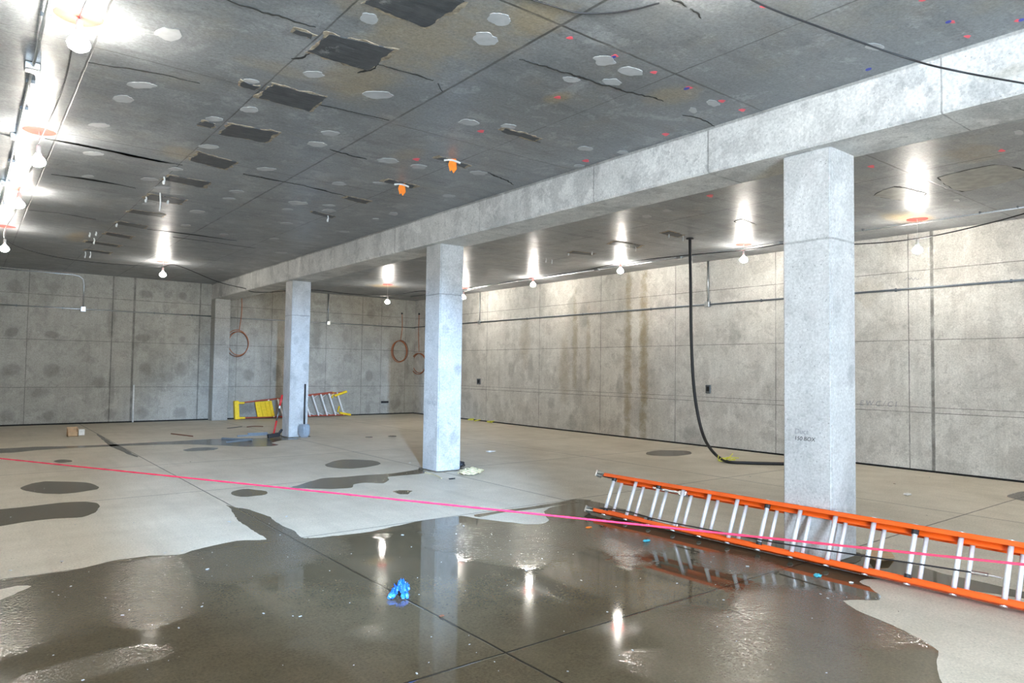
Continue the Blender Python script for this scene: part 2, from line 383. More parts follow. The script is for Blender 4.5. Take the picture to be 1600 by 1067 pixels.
# ------------------------------------------------------------------ beam, pilaster, columns
bm = bmesh.new(); box(bm, (XB, YF, ZB), (XB+WB, YW, H)); bmesh.ops.bevel(bm, geom=[e for e in bm.edges if abs(e.verts[0].co.z-ZB) < 1e-4 and abs(e.verts[1].co.z-ZB) < 1e-4 and abs(e.verts[0].co.y-e.verts[1].co.y) > 1], offset=.018, segments=1, affect='EDGES')
bmesh.ops.recalc_face_normals(bm, faces=bm.faces)
beam = thing('ceiling_beam', 'long grey concrete beam under the ceiling carried by the three square columns', 'beam', (XB+WB/2, 9, ZB))
link('beam_body', bm, M_BEAM, beam)
bm = bmesh.new(); box(bm, (5.73, YW-.42, 0), (6.17, YW, ZB)); bevel(bm, .012, 1)
tag(link('concrete_pilaster', bm, M_PIL), 'concrete pilaster on the back wall carrying the far end of the beam', 'pilaster')
def column(y, lab, writing):
    x0, x1 = 5.8437, 6.2765; c = thing('concrete_column', lab, 'column', ((x0+x1)/2, y+.225, 0), 'square columns under the beam')
    bm = bmesh.new(); box(bm, (x0, y, 0), (x1, y+.4516, ZB))
    ed = [e for e in bm.edges if abs(e.verts[0].co.z-e.verts[1].co.z) > 1]
    bmesh.ops.bevel(bm, geom=ed, offset=.016, segments=2, affect='EDGES'); bmesh.ops.recalc_face_normals(bm, faces=bm.faces)
    link('shaft', bm, M_COL, c)
    bm = bmesh.new()
    P = rough_outline([(x0-.05, y-.05, 0), (x1+.05, y-.05, 0), (x1+.05, y+.5, 0), (x0-.05, y+.5, 0)], .05, .05, 9, y)
    slab(bm, P, (0, 0, 1), .008); link('base_mortar', bm, M_MORTAR, c)
    for txt, z, yy, sz, ink in writing:
        cu = bpy.data.curves.new('marker_writing', 'FONT'); cu.body = txt; cu.size = sz; cu.extrude = .0006; cu.shear = .15
        t = bpy.data.objects.new('tmp', cu); COL.objects.link(t)
        t.matrix_world = Matrix.Translation((x0-.0008, yy, z)) @ Matrix(((0, 0, -1), (-1, 0, 0), (0, 1, 0))).to_4x4()
        dg = bpy.context.evaluated_depsgraph_get(); me = bpy.data.meshes.new_from_object(t.evaluated_get(dg)); me.transform(t.matrix_world)
        bpy.data.objects.remove(t); me.materials.clear(); me.materials.append(ink)
        o = bpy.data.objects.new('marker_writing', me); COL.objects.link(o); o.parent = c; o.matrix_parent_inverse = Matrix.Translation(-c.location)
        o['label'] = 'handwritten black marker note'
    return c
pw = hit(1241, 687, 0, 5.8437); pw2 = hit(1241, 677, 0, 5.8437)
column(3.0178, 'nearest and largest square concrete column with handwriting, behind the orange ladder', [('150 BOX', pw.z, pw.y, .05, M_INK), ('Duct', pw2.z, pw2.y, .065, M_INKF)])
pm = hit(667, 631, 0, 5.8437)
column(9.3006, 'middle square concrete column with a straw rope heap at its foot', [('150 BOX', pm.z, pm.y, .08, M_INKF)])
column(15.6, 'farthest square concrete column with shovel and red tool leaning on it', [])
# ------------------------------------------------------------------ ceiling marks (parts of the ceiling)
DN = (0, 0, -1)
def ceil_part(name, poly, mat, t=.004, label=None, t0=-.002):
    bm = bmesh.new(); slab(bm, poly, DN, t+.002, t0); bmesh.ops.recalc_face_normals(bm, faces=bm.faces)
    o = link(name, bm, mat, ceiling)
    if label: o['label'] = label
    return o
OV = [(265,53,45,18),(220,133,44,9),(193,154,31,11),(391,127,26,7),(335,186,28,7),(326,229,32,6),(155,195,34,6),(145,240,32,6),(390,171,28,8),(275,264,22,5),
 (577,28,30,16),(780,30,38,19),(759,60,38,20),(490,116,33,10),(591,148,46,11),(733,191,31,9),(515,208,28,7),(495,225,30,8),(606,251,33,7),(654,260,24,7),(415,264,30,5),(795,197,24,7),
 (944,94,34,15),(986,111,38,14),(892,124,26,9),(956,128,30,10),(1114,161,20,9),(1083,172,13,8),(915,232,25,6),(974,238,18,5),(905,259,18,4),(1367,73,28,10),(1592,207,15,7),
 (530,287,24,5),(595,286,22,4),(702,306,20,4),(465,317,28,6),(514,321,19,3),(514,329,22,4),(615,334,14,5),(748,270,26,6),(587,342,10,2),(538,362,16,2.5),(448,349,18,3),(429,373,15,2.5),(449,327,16,3),(440,395,18,2.5),
 (253,293,25,4),(233,318,22,4),(308,331,24,5),(234,280,28,5),(137,275,20,4),(357,310,20,3),(370,299,20,4),(350,366,14,2.5),(290,352,16,3),(345,421,10,2),(1010,338,14,4),(1042,329,14,4),(1495,313,10,3)]
for i, (x, y, w, h) in enumerate(OV):
    q = []
    for k in range(34):
        a = 2*math.pi*k/34; rr = 1+.3*noise.noise(Vector((math.cos(a)*1.6+i*3.7, math.sin(a)*1.6, i)))+.10*noise.noise(Vector((math.cos(a)*5+i*3.7, math.sin(a)*5, i)))
        q.append(ce(x+math.cos(a)*w/2*rr, y+math.sin(a)*h/2*rr+math.cos(a)*h*.12))
    ceil_part('plaster_patch', q, M_PLASTER, .003)
RECT = [[(569,5),(665,42),(728,2),(640,-34)],[(483,81),(511,51),(618,76),(575,110)],[(404,152),(425,130),(511,152),(483,173)],[(342,209),(360,193),(435,206),(415,222)],
 [(296,250),(311,237),(370,253),(352,264)],[(255,280),(265,273),(329,284),(317,293)],[(224,310),(235,303),(291,312),(281,319)],[(200,331),(207,327),(258,335),(253,339)],
 [(180,349),(187,345),(231,353),(225,357)],[(162,366),(166,362),(208,369),(204,373)],[(131,378),(135,375),(188,383),(184,386)],[(131,391),(135,389),(175,394),(171,397)],
 [(455,48),(463,43),(493,54),(485,60)],[(372,133),(378,126),(406,134),(398,140)],[(308,195),(318,188),(338,193),(330,200)],[(780,204),(790,199),(846,216),(835,220)],
 [(678,247),(688,244),(736,258),(728,262)],[(597,283),(607,279),(654,290),(643,294)],[(536,309),(545,306),(580,314),(570,318)],
 [(949,381),(960,376),(1004,383),(995,388)],[(1032,364),(1045,360),(1069,367),(1060,371)],[(888,395),(895,392),(930,396),(925,399)],[(483,331),(487,329),(525,338),(520,341)]]
for i, r in enumerate(RECT):
    P = [ce(*p) for p in r]; cen = sum(P, Vector())/4
    big = i < 9
    rim = rough_outline([cen+(p-cen)*1.06 for p in P], .03, .05, 9, i, 0)
    ceil_part('grout_rim', rim, M_RIM, .004, 'crumbling brown grout edge')
    inn = rough_outline([cen+(p-cen)*(.98 if big else .9) for p in P], .03, .028, 12, i+40, 0)
    ceil_part('dark_infill_panel', inn, M_DECK, .008, 'dark grey rectangular infill')
def crack(pts, w, name='crack', mat=M_DARKCRACK, z=H):
    P = smoothpath([ce(x, y) for x, y in pts], 14); L = []; Rr = []
    n = len(P)
    for i, p in enumerate(P):
        t = (P[min(i+1, n-1)]-P[max(i-1, 0)]).normalized(); s = Vector((-t.y, t.x, 0))
        ww = w*.8*(.35+.8*abs(noise.noise(p*9)))*min(1, 3*min(i, n-1-i)/n+.12)
        jog = s*(noise.noise(p*6)*w*1.8+noise.noise(p*23)*w*.8)
        L.append(p+jog+s*ww); Rr.append(p+jog-s*ww)
    bm = bmesh.new(); slabs = L+Rr[::-1]; slab(bm, slabs, DN, .007, -.002); bmesh.ops.recalc_face_normals(bm, faces=bm.faces)
    link(name, bm, mat, ceiling)
for pts, w in (([(330,-8),(400,14),(435,24),(465,33),(494,41)], .022), ([(590,100),(620,108),(655,118),(676,126)], .012), ([(683,130),(692,143)], .006), ([(515,233),(540,240),(572,249)], .022),
    ([(812,92),(850,103),(900,118),(950,134),(985,145),(1012,149),(1036,158)], .02), ([(1068,179),(1095,186),(1118,197)], .013), ([(1045,-3),(1060,4),(1072,11)], .016), ([(1078,13),(1090,19),(1099,27)], .014),
    ([(138,97),(190,105),(250,116),(312,130)], .012), ([(70,216),(120,224),(165,234),(215,246),(285,258)], .016), ([(762,269),(782,278),(802,289)], .022), ([(800,205),(820,211),(845,222)], .014),
    ([(380,271),(430,281),(480,291),(552,309)], .016), ([(45,328),(100,334),(150,343)], .009), ([(80,272),(150,281),(212,294)], .008), ([(455,91),(470,88),(486,83)], .018), ([(558,113),(573,110),(592,99)], .02),
    ([(475,158),(540,172),(608,188)], .008), ([(380,272),(410,278),(436,283)],.012), ([(230,358),(300,366),(370,376)], .008), ([(270,370),(330,378),(400,388)], .008)):
    crack(pts, w)
for x, y in ((1488,34),(1590,32),(1512,57),(1440,0),(891,59),(961,87),(1022,113),(1076,137),(1128,158),(1160,172),(872,152),(1040,210),(916,251),(752,205),(1193,10),(651,249),(1110,306),(1362,260),(1565,235)):
    q = [ce(x+math.cos(a)*5*(1+.4*math.sin(3*a+x)), y+math.sin(a)*2.2) for a in [2*math.pi*k/12 for k in range(12)]]
    ceil_part('pink_paint_mark', q, M_PINK, .002)
for x, y in ((1357,108),(958,89),(1073,138),(1482,34),(1596,31)):
    q = [ce(x+math.cos(a)*5, y+math.sin(a)*2.0-math.cos(a)*1.2) for a in [2*math.pi*k/12 for k in range(12)]]
    ceil_part('blue_paint_mark', q, M_BLUEM, .0025)
for r in ([(1366,305),(1398,291),(1448,302),(1418,314)], [(1466,277),(1556,257),(1612,272),(1505,299)], [(1148,346),(1158,342),(1182,351),(1172,356)]):
    P = [ce(*p) for p in r]; cen = sum(P, Vector())/4
    ceil_part('infill_seam', rough_outline([cen+(p-cen)*1.01 for p in P], .06, .03, 6, 2), M_DARKCRACK, .002)
    ceil_part('grout_infill', rough_outline([cen+(p-cen)*.98 for p in P], .06, .03, 6, 3), M_INFILL, .006, 'patched rectangular grout infill')
# ------------------------------------------------------------------ hanging work lights
L14 = ce(1128, -72)
LAMPS = [  # x, y, z, label
 (.55,5.66,3.87,'lit work light nearest the camera in the left row, above the conduit box'),
 (.53,8.75,3.74,'second lit work light from the camera in the left row under the ceiling'),
 (.52,11.85,3.84,'third lit work light from the camera in the left row'),
 (.49,15.3,3.66,'fourth lit work light in the left row, at the left edge of the view'),
 (3.6,17.94,3.755,'single lit work light above the back wall, left of the beam'),
 (9.6,18.14,3.55,'lit work light between the far and middle columns near the back wall'),
 (11.62,17.2,3.77,'lit work light just right of the middle column along the right wall'),
 (11.61,13.96,3.86,'lit work light on the right wall row, second right of the middle column'),
 (11.5,10.77,3.88,'lit work light left of the hanging black hose along the right wall'),
 (11.51,7.63,3.77,'lit work light between the hanging black hose and the nearest column'),
 (11.57,4.6,3.575,'lit work light right of the nearest column on a sagging cable'),
 (.55,2.6,3.85,'lit work light of the left row above the camera, outside the view'),
 (.55,-.6,3.85,'lit work light of the left row behind the camera'),
 (11.5,1.5,3.8,'lit work light of the right row outside the right edge of the view'),
 (L14.x,L14.y,3.88,'lit work light above the camera under the middle of the near ceiling'),
 (8.6,1.0,3.8,'lit work light right of the beam outside the view'),
 (11.5,-1.6,3.8,'lit work light of the right row behind the camera')]
def lamp(x, y, z, lab):
    t = thing('hanging_work_light', lab, 'light', (x, y, z), 'bare work lights strung under the ceiling')
    bm = bmesh.new(); lathe(bm, (x, y, z), [(.012, .14), (.022, .13), (.024, .06), (.03, .05), (.03, .035), (.01, .03)], 12)
    link('socket', bm, M_WHITE, t, True)
    bm = bmesh.new(); lathe(bm, (x, y, z), [(.016, .035), (.035, .022), (.062, -.005), (.074, -.035), (.062, -.065), (.03, -.085), (.001, -.09)], 16)
    link('bulb', bm, M_BULB, t, True)
    if z+.14 < H-.02:
        bm = bmesh.new(); tube(bm, [(x, y, z+.135), (x+.006, y, (z+.135+H)/2), (x, y, H+.001)], .003, 6); link('hanger_wire', bm, M_WHITE, t)
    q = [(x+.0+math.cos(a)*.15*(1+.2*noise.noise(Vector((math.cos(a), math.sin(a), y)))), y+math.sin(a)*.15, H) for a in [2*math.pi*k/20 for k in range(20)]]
    ceil_part('red_disc', q, M_RED, .002)  # red disc on the ceiling above each bulb
for l in LAMPS: lamp(*l)
# ------------------------------------------------------------------ cables
def cable(name, pts, r, mat, lab, cat='cable', n=8, seg=8, parent=None):
    bm = bmesh.new(); tube(bm, smoothpath(pts, n), r, seg); o = link(name, bm, mat, parent, True)
    if lab: tag(o, lab, cat)
    return o
def sagged(L, hooks=.5, sag=.10):
    out = []
    for i, a in enumerate(L):
        a = Vector(a); out.append(a)
        if i+1 < len(L):
            b = Vector(L[i+1]); m = a.lerp(b, hooks)
            out.append(Vector((m.x+.05, m.y, H-.03)) if hooks else m)
    return out
sock = lambda l: (l[0], l[1], l[2]+.148)
Lr = [sock(LAMPS[i]) for i in (12, 11, 0, 1, 2, 3)]
cable('light_string_cable', [(.5, YF+.02, 3.9)]+sagged(Lr)+[(1.2, 17.6, 3.9), (2.2, 17.9, 3.86), sock(LAMPS[4])], .006, M_BLACK, 'black cable linking the left row of work lights under the ceiling')
hk = ce(278, 415, H-.02)
cable('light_string_cable', [sock(LAMPS[4]), hk, hit(340, 440, 1, 18.8), (XB-.005, 18.6, 3.62), (XB+.1, 18.6, ZB-.01), (XB+WB-.1, 18.55, ZB-.012), (7.4, 18.5, 3.72), (8.6, 18.3, 3.68), sock(LAMPS[5]), (10.6, 17.9, 3.9), sock(LAMPS[6])], .009, M_BLACK, 'black cable crossing under the far end of the beam to the right row lights')
Rr_ = [sock(LAMPS[i]) for i in (6, 7, 8, 9)]
cable('light_string_cable', sagged(Rr_, .55)+[(11.5, 6.6, 3.92), (11.5, 5.6, 3.76), sock(LAMPS[10]), (11.5, 3.6, 3.80), (11.5, 2.6, 3.95), sock(LAMPS[13])], .009, M_BLACK, 'black cable linking the work lights along the right wall')
q = lambda px, py, d: EYE+ray(px, py)*d
cable('loose_ceiling_cable', [ce(790,-12,H-.01), ce(832,0,H-.01), ce(865,10,H-.012), ce(903,20,H-.012), ce(955,20,H-.012), ce(995,14,H-.012), ce(1030,5,H-.01)], .0055, M_BLACK, 'short black cable end lying along the ceiling at the top middle')
cable('loose_ceiling_cable', [ce(1130,-42,3.98), ce(1175,0,3.93), ce(1290,46,3.85), ce(1420,92,3.70), (5.72, .9, 3.57) if False else q(1500,112,4.4), q(1610,132,4.6), q(1700,148,4.9)], .0065, M_BLACK, 'long black cable sagging across the beam at the top right')
# big hanging hose
c0 = ce(1078, 372)
hz = [(c0.x, c0.y, H)]
for px, py, y in ((1079, 430, 7.86), (1080, 520, 7.82), (1083, 590, 7.78), (1089, 640, 7.74), (1100, 683, 7.68)):
    hz.append(hit(px, py, 1, y))
hz += [fl(1116, 708, .12), fl(1136, 721, .03), fl(1165, 723, .028), fl(1200, 724, .028), fl(1240, 725, .028), fl(1290,728,.028)]
hose = thing('hanging_hose', 'thick black hose hanging from the ceiling and curving along the floor', 'hose', (c0.x, c0.y, H))
cable('hose', hz, .028, M_BLACK, None, seg=12, parent=hose)
bm = bmesh.new(); lathe(bm, c0, [(.07, 0), (.07, -.02), (.035, -.03)], 14); link('ceiling_collar', bm, M_BLACK, hose)
# barrier rope close to the camera
A, B = q(1620, 884, 1.75), q(0, 716.2, 3.6)
d = (B-A); e1 = B+d*((XL+.002-B.x)/d.x); e0 = A+d*((YF+.002-A.y)/d.y)
bm = bmesh.new(); N = 260; tube(bm, [e0.lerp(e1, k/N) for k in range(N+1)], [.0033*(1+.12*math.sin(k*2.4)) for k in range(N+1)], 8)
tag(link('barrier_rope', bm, M_ROPE, None, True), 'taut pink red rope stretched across the foreground above the puddle', 'rope')
# ------------------------------------------------------------------ conduits
def conduit(lab, runs, boxes=(), clamps=(), r=.012):
    t = thing('conduit', lab, 'conduit', runs[0][0])
    for p in runs:
        bm = bmesh.new(); tube(bm, p, r, 10); link('pipe', bm, M_STEELD if (p is runs[0] and 'right wall' in lab) else M_STEEL, t, True)  # darker steel paints the duller reflection into the right-wall horizontal run
    for (x, y, z), (a, b, c) in boxes:
        bm = bmesh.new(); box(bm, (x-a, y-b, z-c), (x+a, y+b, z+c)); bevel(bm, .006, 1); link('junction_box', bm, M_STEEL, t)
    for (x, y, z), (a, b, c) in clamps:
        bm = bmesh.new(); box(bm, (x-a, y-b, z-c), (x+a, y+b, z+c)); bevel(bm, .003, 1); link('clamp', bm, M_STEELD, t)
zc = H-.03
bx = [ce(55,107,zc), ce(25,214,zc), ce(7,286,zc)]
conduit('galvanised conduit with steel boxes along the ceiling at the left edge', [[(.355, YF, zc), (.35, YW-.5, zc)], [(.35, bx[1].y, zc), (XL+.005, bx[1].y, zc)]],
        [((.35, b.y, H-.03), (.055, .055, .03)) for b in bx], [((.36, y, H-.015), (.035, .008, .016)) for y in (5.75, 7.2, 8.0, 10.2, 13, 15, 17)], .011)
yb = YW-.018
b1 = hit(130, 482, 1, YW-.04); t1 = hit(131, 440, 1, yb); b2 = hit(513, 502, 1, YW-.04); t2 = hit(514, 462, 1, yb)
l0 = hit(0, 417.5, 1, yb)
conduit('thin conduit across the back wall left of the pilaster, with a raised branch', [[(XL, yb, 3.07), (5.725, yb, 3.07)],
        [(b1.x, yb, 3.07), (b1.x, yb, 3.75), (b1.x-.03, yb, 3.88), (b1.x-.12, yb, 3.95), (b1.x-.25, yb, 3.975), (XL, yb, 3.99)]], [((b1.x, YW-.035, 3.07), (.06, .035, .07))],
        [((x, YW-.012, 3.07), (.012, .015, .03)) for x in (1.0, 2.0, 4.2, 5.2)], .016)
conduit('thin conduit across the back wall right of the pilaster, with a vertical branch', [[(6.175, yb, 3.06), (XW, yb, 3.06)], [(b2.x, yb, 3.06), (b2.x, yb, H)]],
        [((b2.x, YW-.035, 3.06), (.055, .035, .06))], [((b2.x, YW-.012, 3.5), (.03, .015, .012))], .016)
xr = XW-.018
yA = hit(1107, 475, 0, XW).y; yBx = hit(750, 503, 0, XW).y
conduit('long conduit across the right wall with two vertical branches to the ceiling', [[(xr, YF, 3.08), (xr, YW-.03, 3.08)], [(xr, yA, 3.08), (xr, yA, H)], [(xr, yBx, 3.08), (xr, yBx, H)]],
        [((XW-.035, yA, 3.08), (.035, .06, .06)), ((XW-.035, yBx, 3.08), (.035, .06, .06))], [((XW-.012, y, 3.08), (.015, .014, .03)) for y in (2.5, 3.7, 5.4, 8, 10.9, 13.2, 15.5, 19)], .017)
rc = [ce(1600,320,zc), ce(1345,360,zc), ce(1215,381,zc), ce(1060,402,zc), ce(930,421,zc), ce(850,433,zc), ce(750,452,zc)]
xm = sum(p.x for p in rc)/len(rc)
conduit('ceiling conduit running above the right row of work lights', [[(xm, YF, zc), (xm, 20.5, zc)]],
        [((xm, ce(px, py, zc).y, H-.03), (.05, .06, .03)) for px, py in ((1214,380),(1059,402),(930,421),(752,452))], [((xm, ce(px, py, zc).y, H-.015), (.035, .01, .016)) for px, py in ((1586,323),(1522,330),(1343,359))], .014)
# ------------------------------------------------------------------ extension ladder
lad = thing('extension_ladder', 'long orange extension ladder lying on its side against the nearest column', 'ladder', (5.6, 3.3, 0))
LU = Vector((.40, 0, .9165)); LN = Vector((.9165, 0, -.40)); LD = Vector((.022, -1, 0)).normalized()
ORG = Vector((5.53, 5.60, .052))
def LP(l, u, n): return ORG+LD*l+LU*u+LN*n
LM = Matrix((LD, LU, LN)).transposed().to_4x4(); LM.translation = ORG
def rail(u, sgn, n0, l0, l1, lab=None):
    """C channel: web normal along u, flanges reach inward (sgn)"""
    bm = bmesh.new(); w, t, f = .078, .006, .037
    box(bm, (l0, u, n0), (l1, u+sgn*t, n0+w), LM); box(bm, (l0, u, n0), (l1, u+sgn*f, n0+t), LM); box(bm, (l0, u, n0+w-t), (l1, u+sgn*f, n0+w), LM)
    bmesh.ops.recalc_face_normals(bm, faces=bm.faces); return link('rail', bm, M_ORANGE, lad)
LEN = 4.9
rail(0, 1, 0, .03, LEN); rail(.445, -1, 0, .03, LEN); rail(.022, 1, .074, .18, LEN+.05); rail(.418, -1, .074, .18, LEN+.05)
for i in range(16):
    l = .165+i*.3095
    if l > LEN-.05: break
    bm = bmesh.new(); tube(bm, [LP(l, -.006, .04), LP(l, .451, .04)], .019, 12); rg = link('rung', bm, M_ALUW, lad, True)
    for u in (-.007, .447):
        bm = bmesh.new(); lathe(bm, LP(l, u, .04), [(.024, -.002), (.024, .006), (.012, .008)], 12, LU); link('rung_end_cap', bm, M_ALU, rg)
    bm = bmesh.new(); tube(bm, [LP(l+.055, .024, .112), LP(l+.055, .416, .112)], .0172, 12); link('rung', bm, M_ALUW, lad, True)
    if i in (0, 2, 6, 10):
        for u0, u1 in ((.006, .068), (.378, .439)):
            bm = bmesh.new(); tube(bm, [LP(l, u0, .04), LP(l, u1, .04)], .026, 10); link('rung_guard', bm, M_BLACK, rg)
for u in (.055, .385):
    bm = bmesh.new(); box(bm, (.80, u-.012, .055), (1.10, u+.012, .075), LM); box(bm, (1.04, u-.028, .04), (1.13, u+.02, .09), LM); box(bm, (.70, u-.012, .05), (.80, u+.012, .07), LM); bevel(bm, .003, 1)
    link('rung_lock', bm, M_STEEL, lad)
for u, s in ((0, 1), (.445, -1)):
    bm = bmesh.new(); box(bm, (-.075, u-s*.004, .002), (.035, u+s*.012, .076), LM); box(bm, (-.095, u-s*.02, .0), (-.07, u+s*.05, .08), LM); box(bm, (-.07, u+s*.03, .01), (.0, u+s*.036, .07), LM)
    bmesh.ops.recalc_face_normals(bm, faces=bm.faces); f = link('foot', bm, M_STEEL, lad)
    bm = bmesh.new(); tube(bm, [LP(-.045, u-s*.012, .04), LP(-.045, u+s*.04, .04)], .008, 8); link('foot_bolt', bm, M_STEELD, f)
    bm = bmesh.new(); box(bm, (.0, u+s*.008, .01), (.16, u+s*.04, .06), LM); bevel(bm, .01, 1); link('end_bracket', bm, M_BLACK, lad)
# pull cord
cp = [LP(.12, .05, .0), LP(.5, .075, -.006), LP(.9, .06, -.006), LP(1.5, .07, -.006), LP(2.2, .085, -.006), LP(2.8, .12, -.006), LP(3.3, .15, -.006), LP(3.74, .175, -.004)]
bm = bmesh.new(); tube(bm, smoothpath(cp, 8), .006, 8); pc = link('pull_cord', bm, M_BLACK, lad, True)
bm = bmesh.new(); tube(bm, [LP(3.68, .171, -.004), LP(3.78, .176, -.003)], .014, 8); tube(bm, [LP(3.78, .176, -.003), LP(3.86, .18, .02)], .006, 8); link('cord_clip', bm, M_STEEL, pc)
# ------------------------------------------------------------------ stepladder on its side at the back wall
sl = thing('stepladder', 'red fibreglass stepladder with yellow top and feet lying on its side by the back wall', 'stepladder', (8.2, 21.5, 0))
ys = YW-.32
def SP(px, py, dy=0): return hit(px, py, 1, ys+dy)
bl, brr, tl, trr = SP(372, 653.5), SP(541, 648.5), SP(371, 629.5), SP(536, 612.5)
bl.z = .05; brr.z = .05
def bar(bm, a, b, w, h, up=Vector((0, 1, 0))):
    a, b = Vector(a), Vector(b); d = (b-a).normalized(); s = (up-d*up.dot(d)).normalized(); k = d.cross(s); m = Matrix((d, s, k)).transposed().to_4x4(); m.translation = a
    box(bm, (0, -w/2, -h/2), ((b-a).length, w/2, h/2), m)
for a, b in ((bl, brr), (tl, trr)):
    bm = bmesh.new(); bar(bm, a, b, .075, .028); bevel(bm, .004, 1); link('front_rail', bm, M_REDF, sl)
    bm = bmesh.new(); bar(bm, a+Vector((.1, .12, 0)), b+Vector((-.3, .17, 0)), .05, .025); bevel(bm, .004, 1); link('rear_rail', bm, M_REDF, sl)
def lerpx(f): return bl.lerp(brr, f), tl.lerp(trr, f)
for i in range(9):
    f = .30+i*.083
    a, b = lerpx(f); a = a+Vector((.03, 0, 0)); b = b+Vector((-.10, 0, 0))
    bm = bmesh.new(); bar(bm, a, b, .085, .042)
    bm2 = bm; bevel(bm, .004, 1); st = link('step', bm, M_ALUW, sl)
    if i > 3:
        bm = bmesh.new(); bar(bm, a.lerp(b, .18), a+Vector((.16, 0, .01)), .012, .012); bar(bm, b.lerp(a, .18), b+Vector((.20, 0, .0)), .012, .012); link('step_brace', bm, M_ALUW, st)
    a2, b2_ = a+Vector((-.02, .16, 0)), b+Vector((-.02, .16, 0))
bm = bmesh.new()
a, b = SP(372, 656), SP(371, 627); a.z = .03
bar(bm, a+Vector((-.04, 0, -.02)), b+Vector((-.04, 0, .02)), .16, .13); bevel(bm, .02, 2); link('top_cap', bm, M_YELLOW, sl)
for p in (bl, tl):
    bm = bmesh.new(); bar(bm, p+Vector((-.02, 0, 0)), p+Vector((.2, -.0, 0)), .10, .055); bevel(bm, .01, 1); link('cap_bracket', bm, M_YELLOW, sl)
# tool shelf: ribbed yellow platform
A1, B1, A2, B2 = SP(402, 652, -.06), SP(428, 650, -.06), SP(398, 628, -.06), SP(423, 626, -.06)
A1.z = .07; B1.z = .07
for k in range(1): pass
bm = bmesh.new(); slab(bm, [A1, B1, B2, A2], (0, -1, 0), .02); bmesh.ops.recalc_face_normals(bm, faces=bm.faces); shf = link('platform', bm, M_YELLOW, sl)
for f in (.02, .34, .64, .94):
    bm = bmesh.new(); bar(bm, A1.lerp(B1, f)+Vector((0, -.03, .01)), A2.lerp(B2, f)+Vector((0, -.03, -.01)), .03, .03 if f < .9 else .09); bevel(bm, .005, 1); link('rib', bm, M_YELLOW, shf)
for p, dv in ((SP(545, 648.5), Vector((-.22, 0, .05))), (SP(539, 611.5), Vector((-.24, 0, -.09)))):
    if p.z < .2: p.z = .045
    bm = bmesh.new(); bar(bm, p+dv*1.5, p+Vector((.06, 0, 0)), .10, .07); bevel(bm, .01, 1); link('foot', bm, M_YELLOW, sl)
for p in (SP(530, 640, .15), SP(521, 618, .15)):
    bm = bmesh.new(); bar(bm, p+Vector((-.05, 0, -.08)), p+Vector((.0, 0, .12)), .05, .05); bevel(bm, .01, 1); link('rear_foot', bm, M_YELLOW, sl)
# ------------------------------------------------------------------ shovel and red tool
xc0, yc3 = 5.8437, 15.6
sh = thing('shovel', 'grey steel shovel with a black handle leaning on the farthest column', 'shovel', (6.15, 15.35, 0))
bot = hit(475, 684, 1, 15.36); top = hit(477, 600, 1, 15.555); bs = hit(475.5, 667, 1, 15.42)
bm = bmesh.new(); tube(bm, [hit(475.3, 672, 1, 15.41), top], .019, 10); link('handle', bm, M_BLACK, sh, True)
bm = bmesh.new(); pts = []
n = 9; rows = []
for j in range(9):
    v = j/8; row = []
    for i in range(n):
        u = (i/(n-1)-.5)*2
        wdt = .140*(.80+.2*min(1, v*5))*(1 if v < .5 else math.sqrt(max(.06, 1-((v-.5)/.5)**2*.80)))
        z = .30*(1-v)+.006; yy = 15.37+.05*(1-v)*.6+.03*u*u*-1
        row.append(bm.verts.new((bot.x+u*wdt, yy, z)))
    rows.append(row)
for a, b in zip(rows, rows[1:]):
    for i in range(n-1): bm.faces.new((a[i], a[i+1], b[i+1], b[i]))
r = bmesh.ops.solidify(bm, geom=bm.faces[:], thickness=.004); link('blade', bm, M_SHOVEL, sh, True)
bm = bmesh.new(); tube(bm, [(bot.x, 15.36, .08), (bot.x, 15.37, .22), hit(475.3, 664, 1, 15.42)], [.006, .018, .024], 10); link('blade_socket', bm, M_SHOVEL, sh, True)
rt = thing('bolt_cutter', 'long red handled bolt cutter with a black head standing against the farthest column', 'tool', (5.6, 15.6, 0))
p0 = hit(427, 682, 1, 15.62); p1 = hit(441, 617, 1, 15.72); p0.z = .06
bm = bmesh.new(); tube(bm, [p0.lerp(p1, .05), p0.lerp(p1, .36)], .022, 10); link('lower_handle', bm, M_REDT, rt, True)
bm = bmesh.new(); tube(bm, [p0.lerp(p1, .36), p0.lerp(p1, .66)], .017, 10); link('shaft', bm, M_STEELD, rt, True)
bm = bmesh.new(); tube(bm, [p0.lerp(p1, .66), p0.lerp(p1, .73)], .019, 10); link('collar', bm, M_WHITE, rt, True)
bm = bmesh.new(); tube(bm, [p0.lerp(p1, .73), p1], .024, 10); link('upper_handle', bm, M_REDT, rt, True)
bm = bmesh.new(); bar(bm, p0+Vector((-.13, -.02, -.01)), p0+Vector((.14, .0, .02)), .09, .09); bar(bm, p0+Vector((.10, 0, .0)), p0+Vector((.20, .02, .13)), .05, .05); bevel(bm, .012, 2); link('jaw_head', bm, M_BLACK, rt)
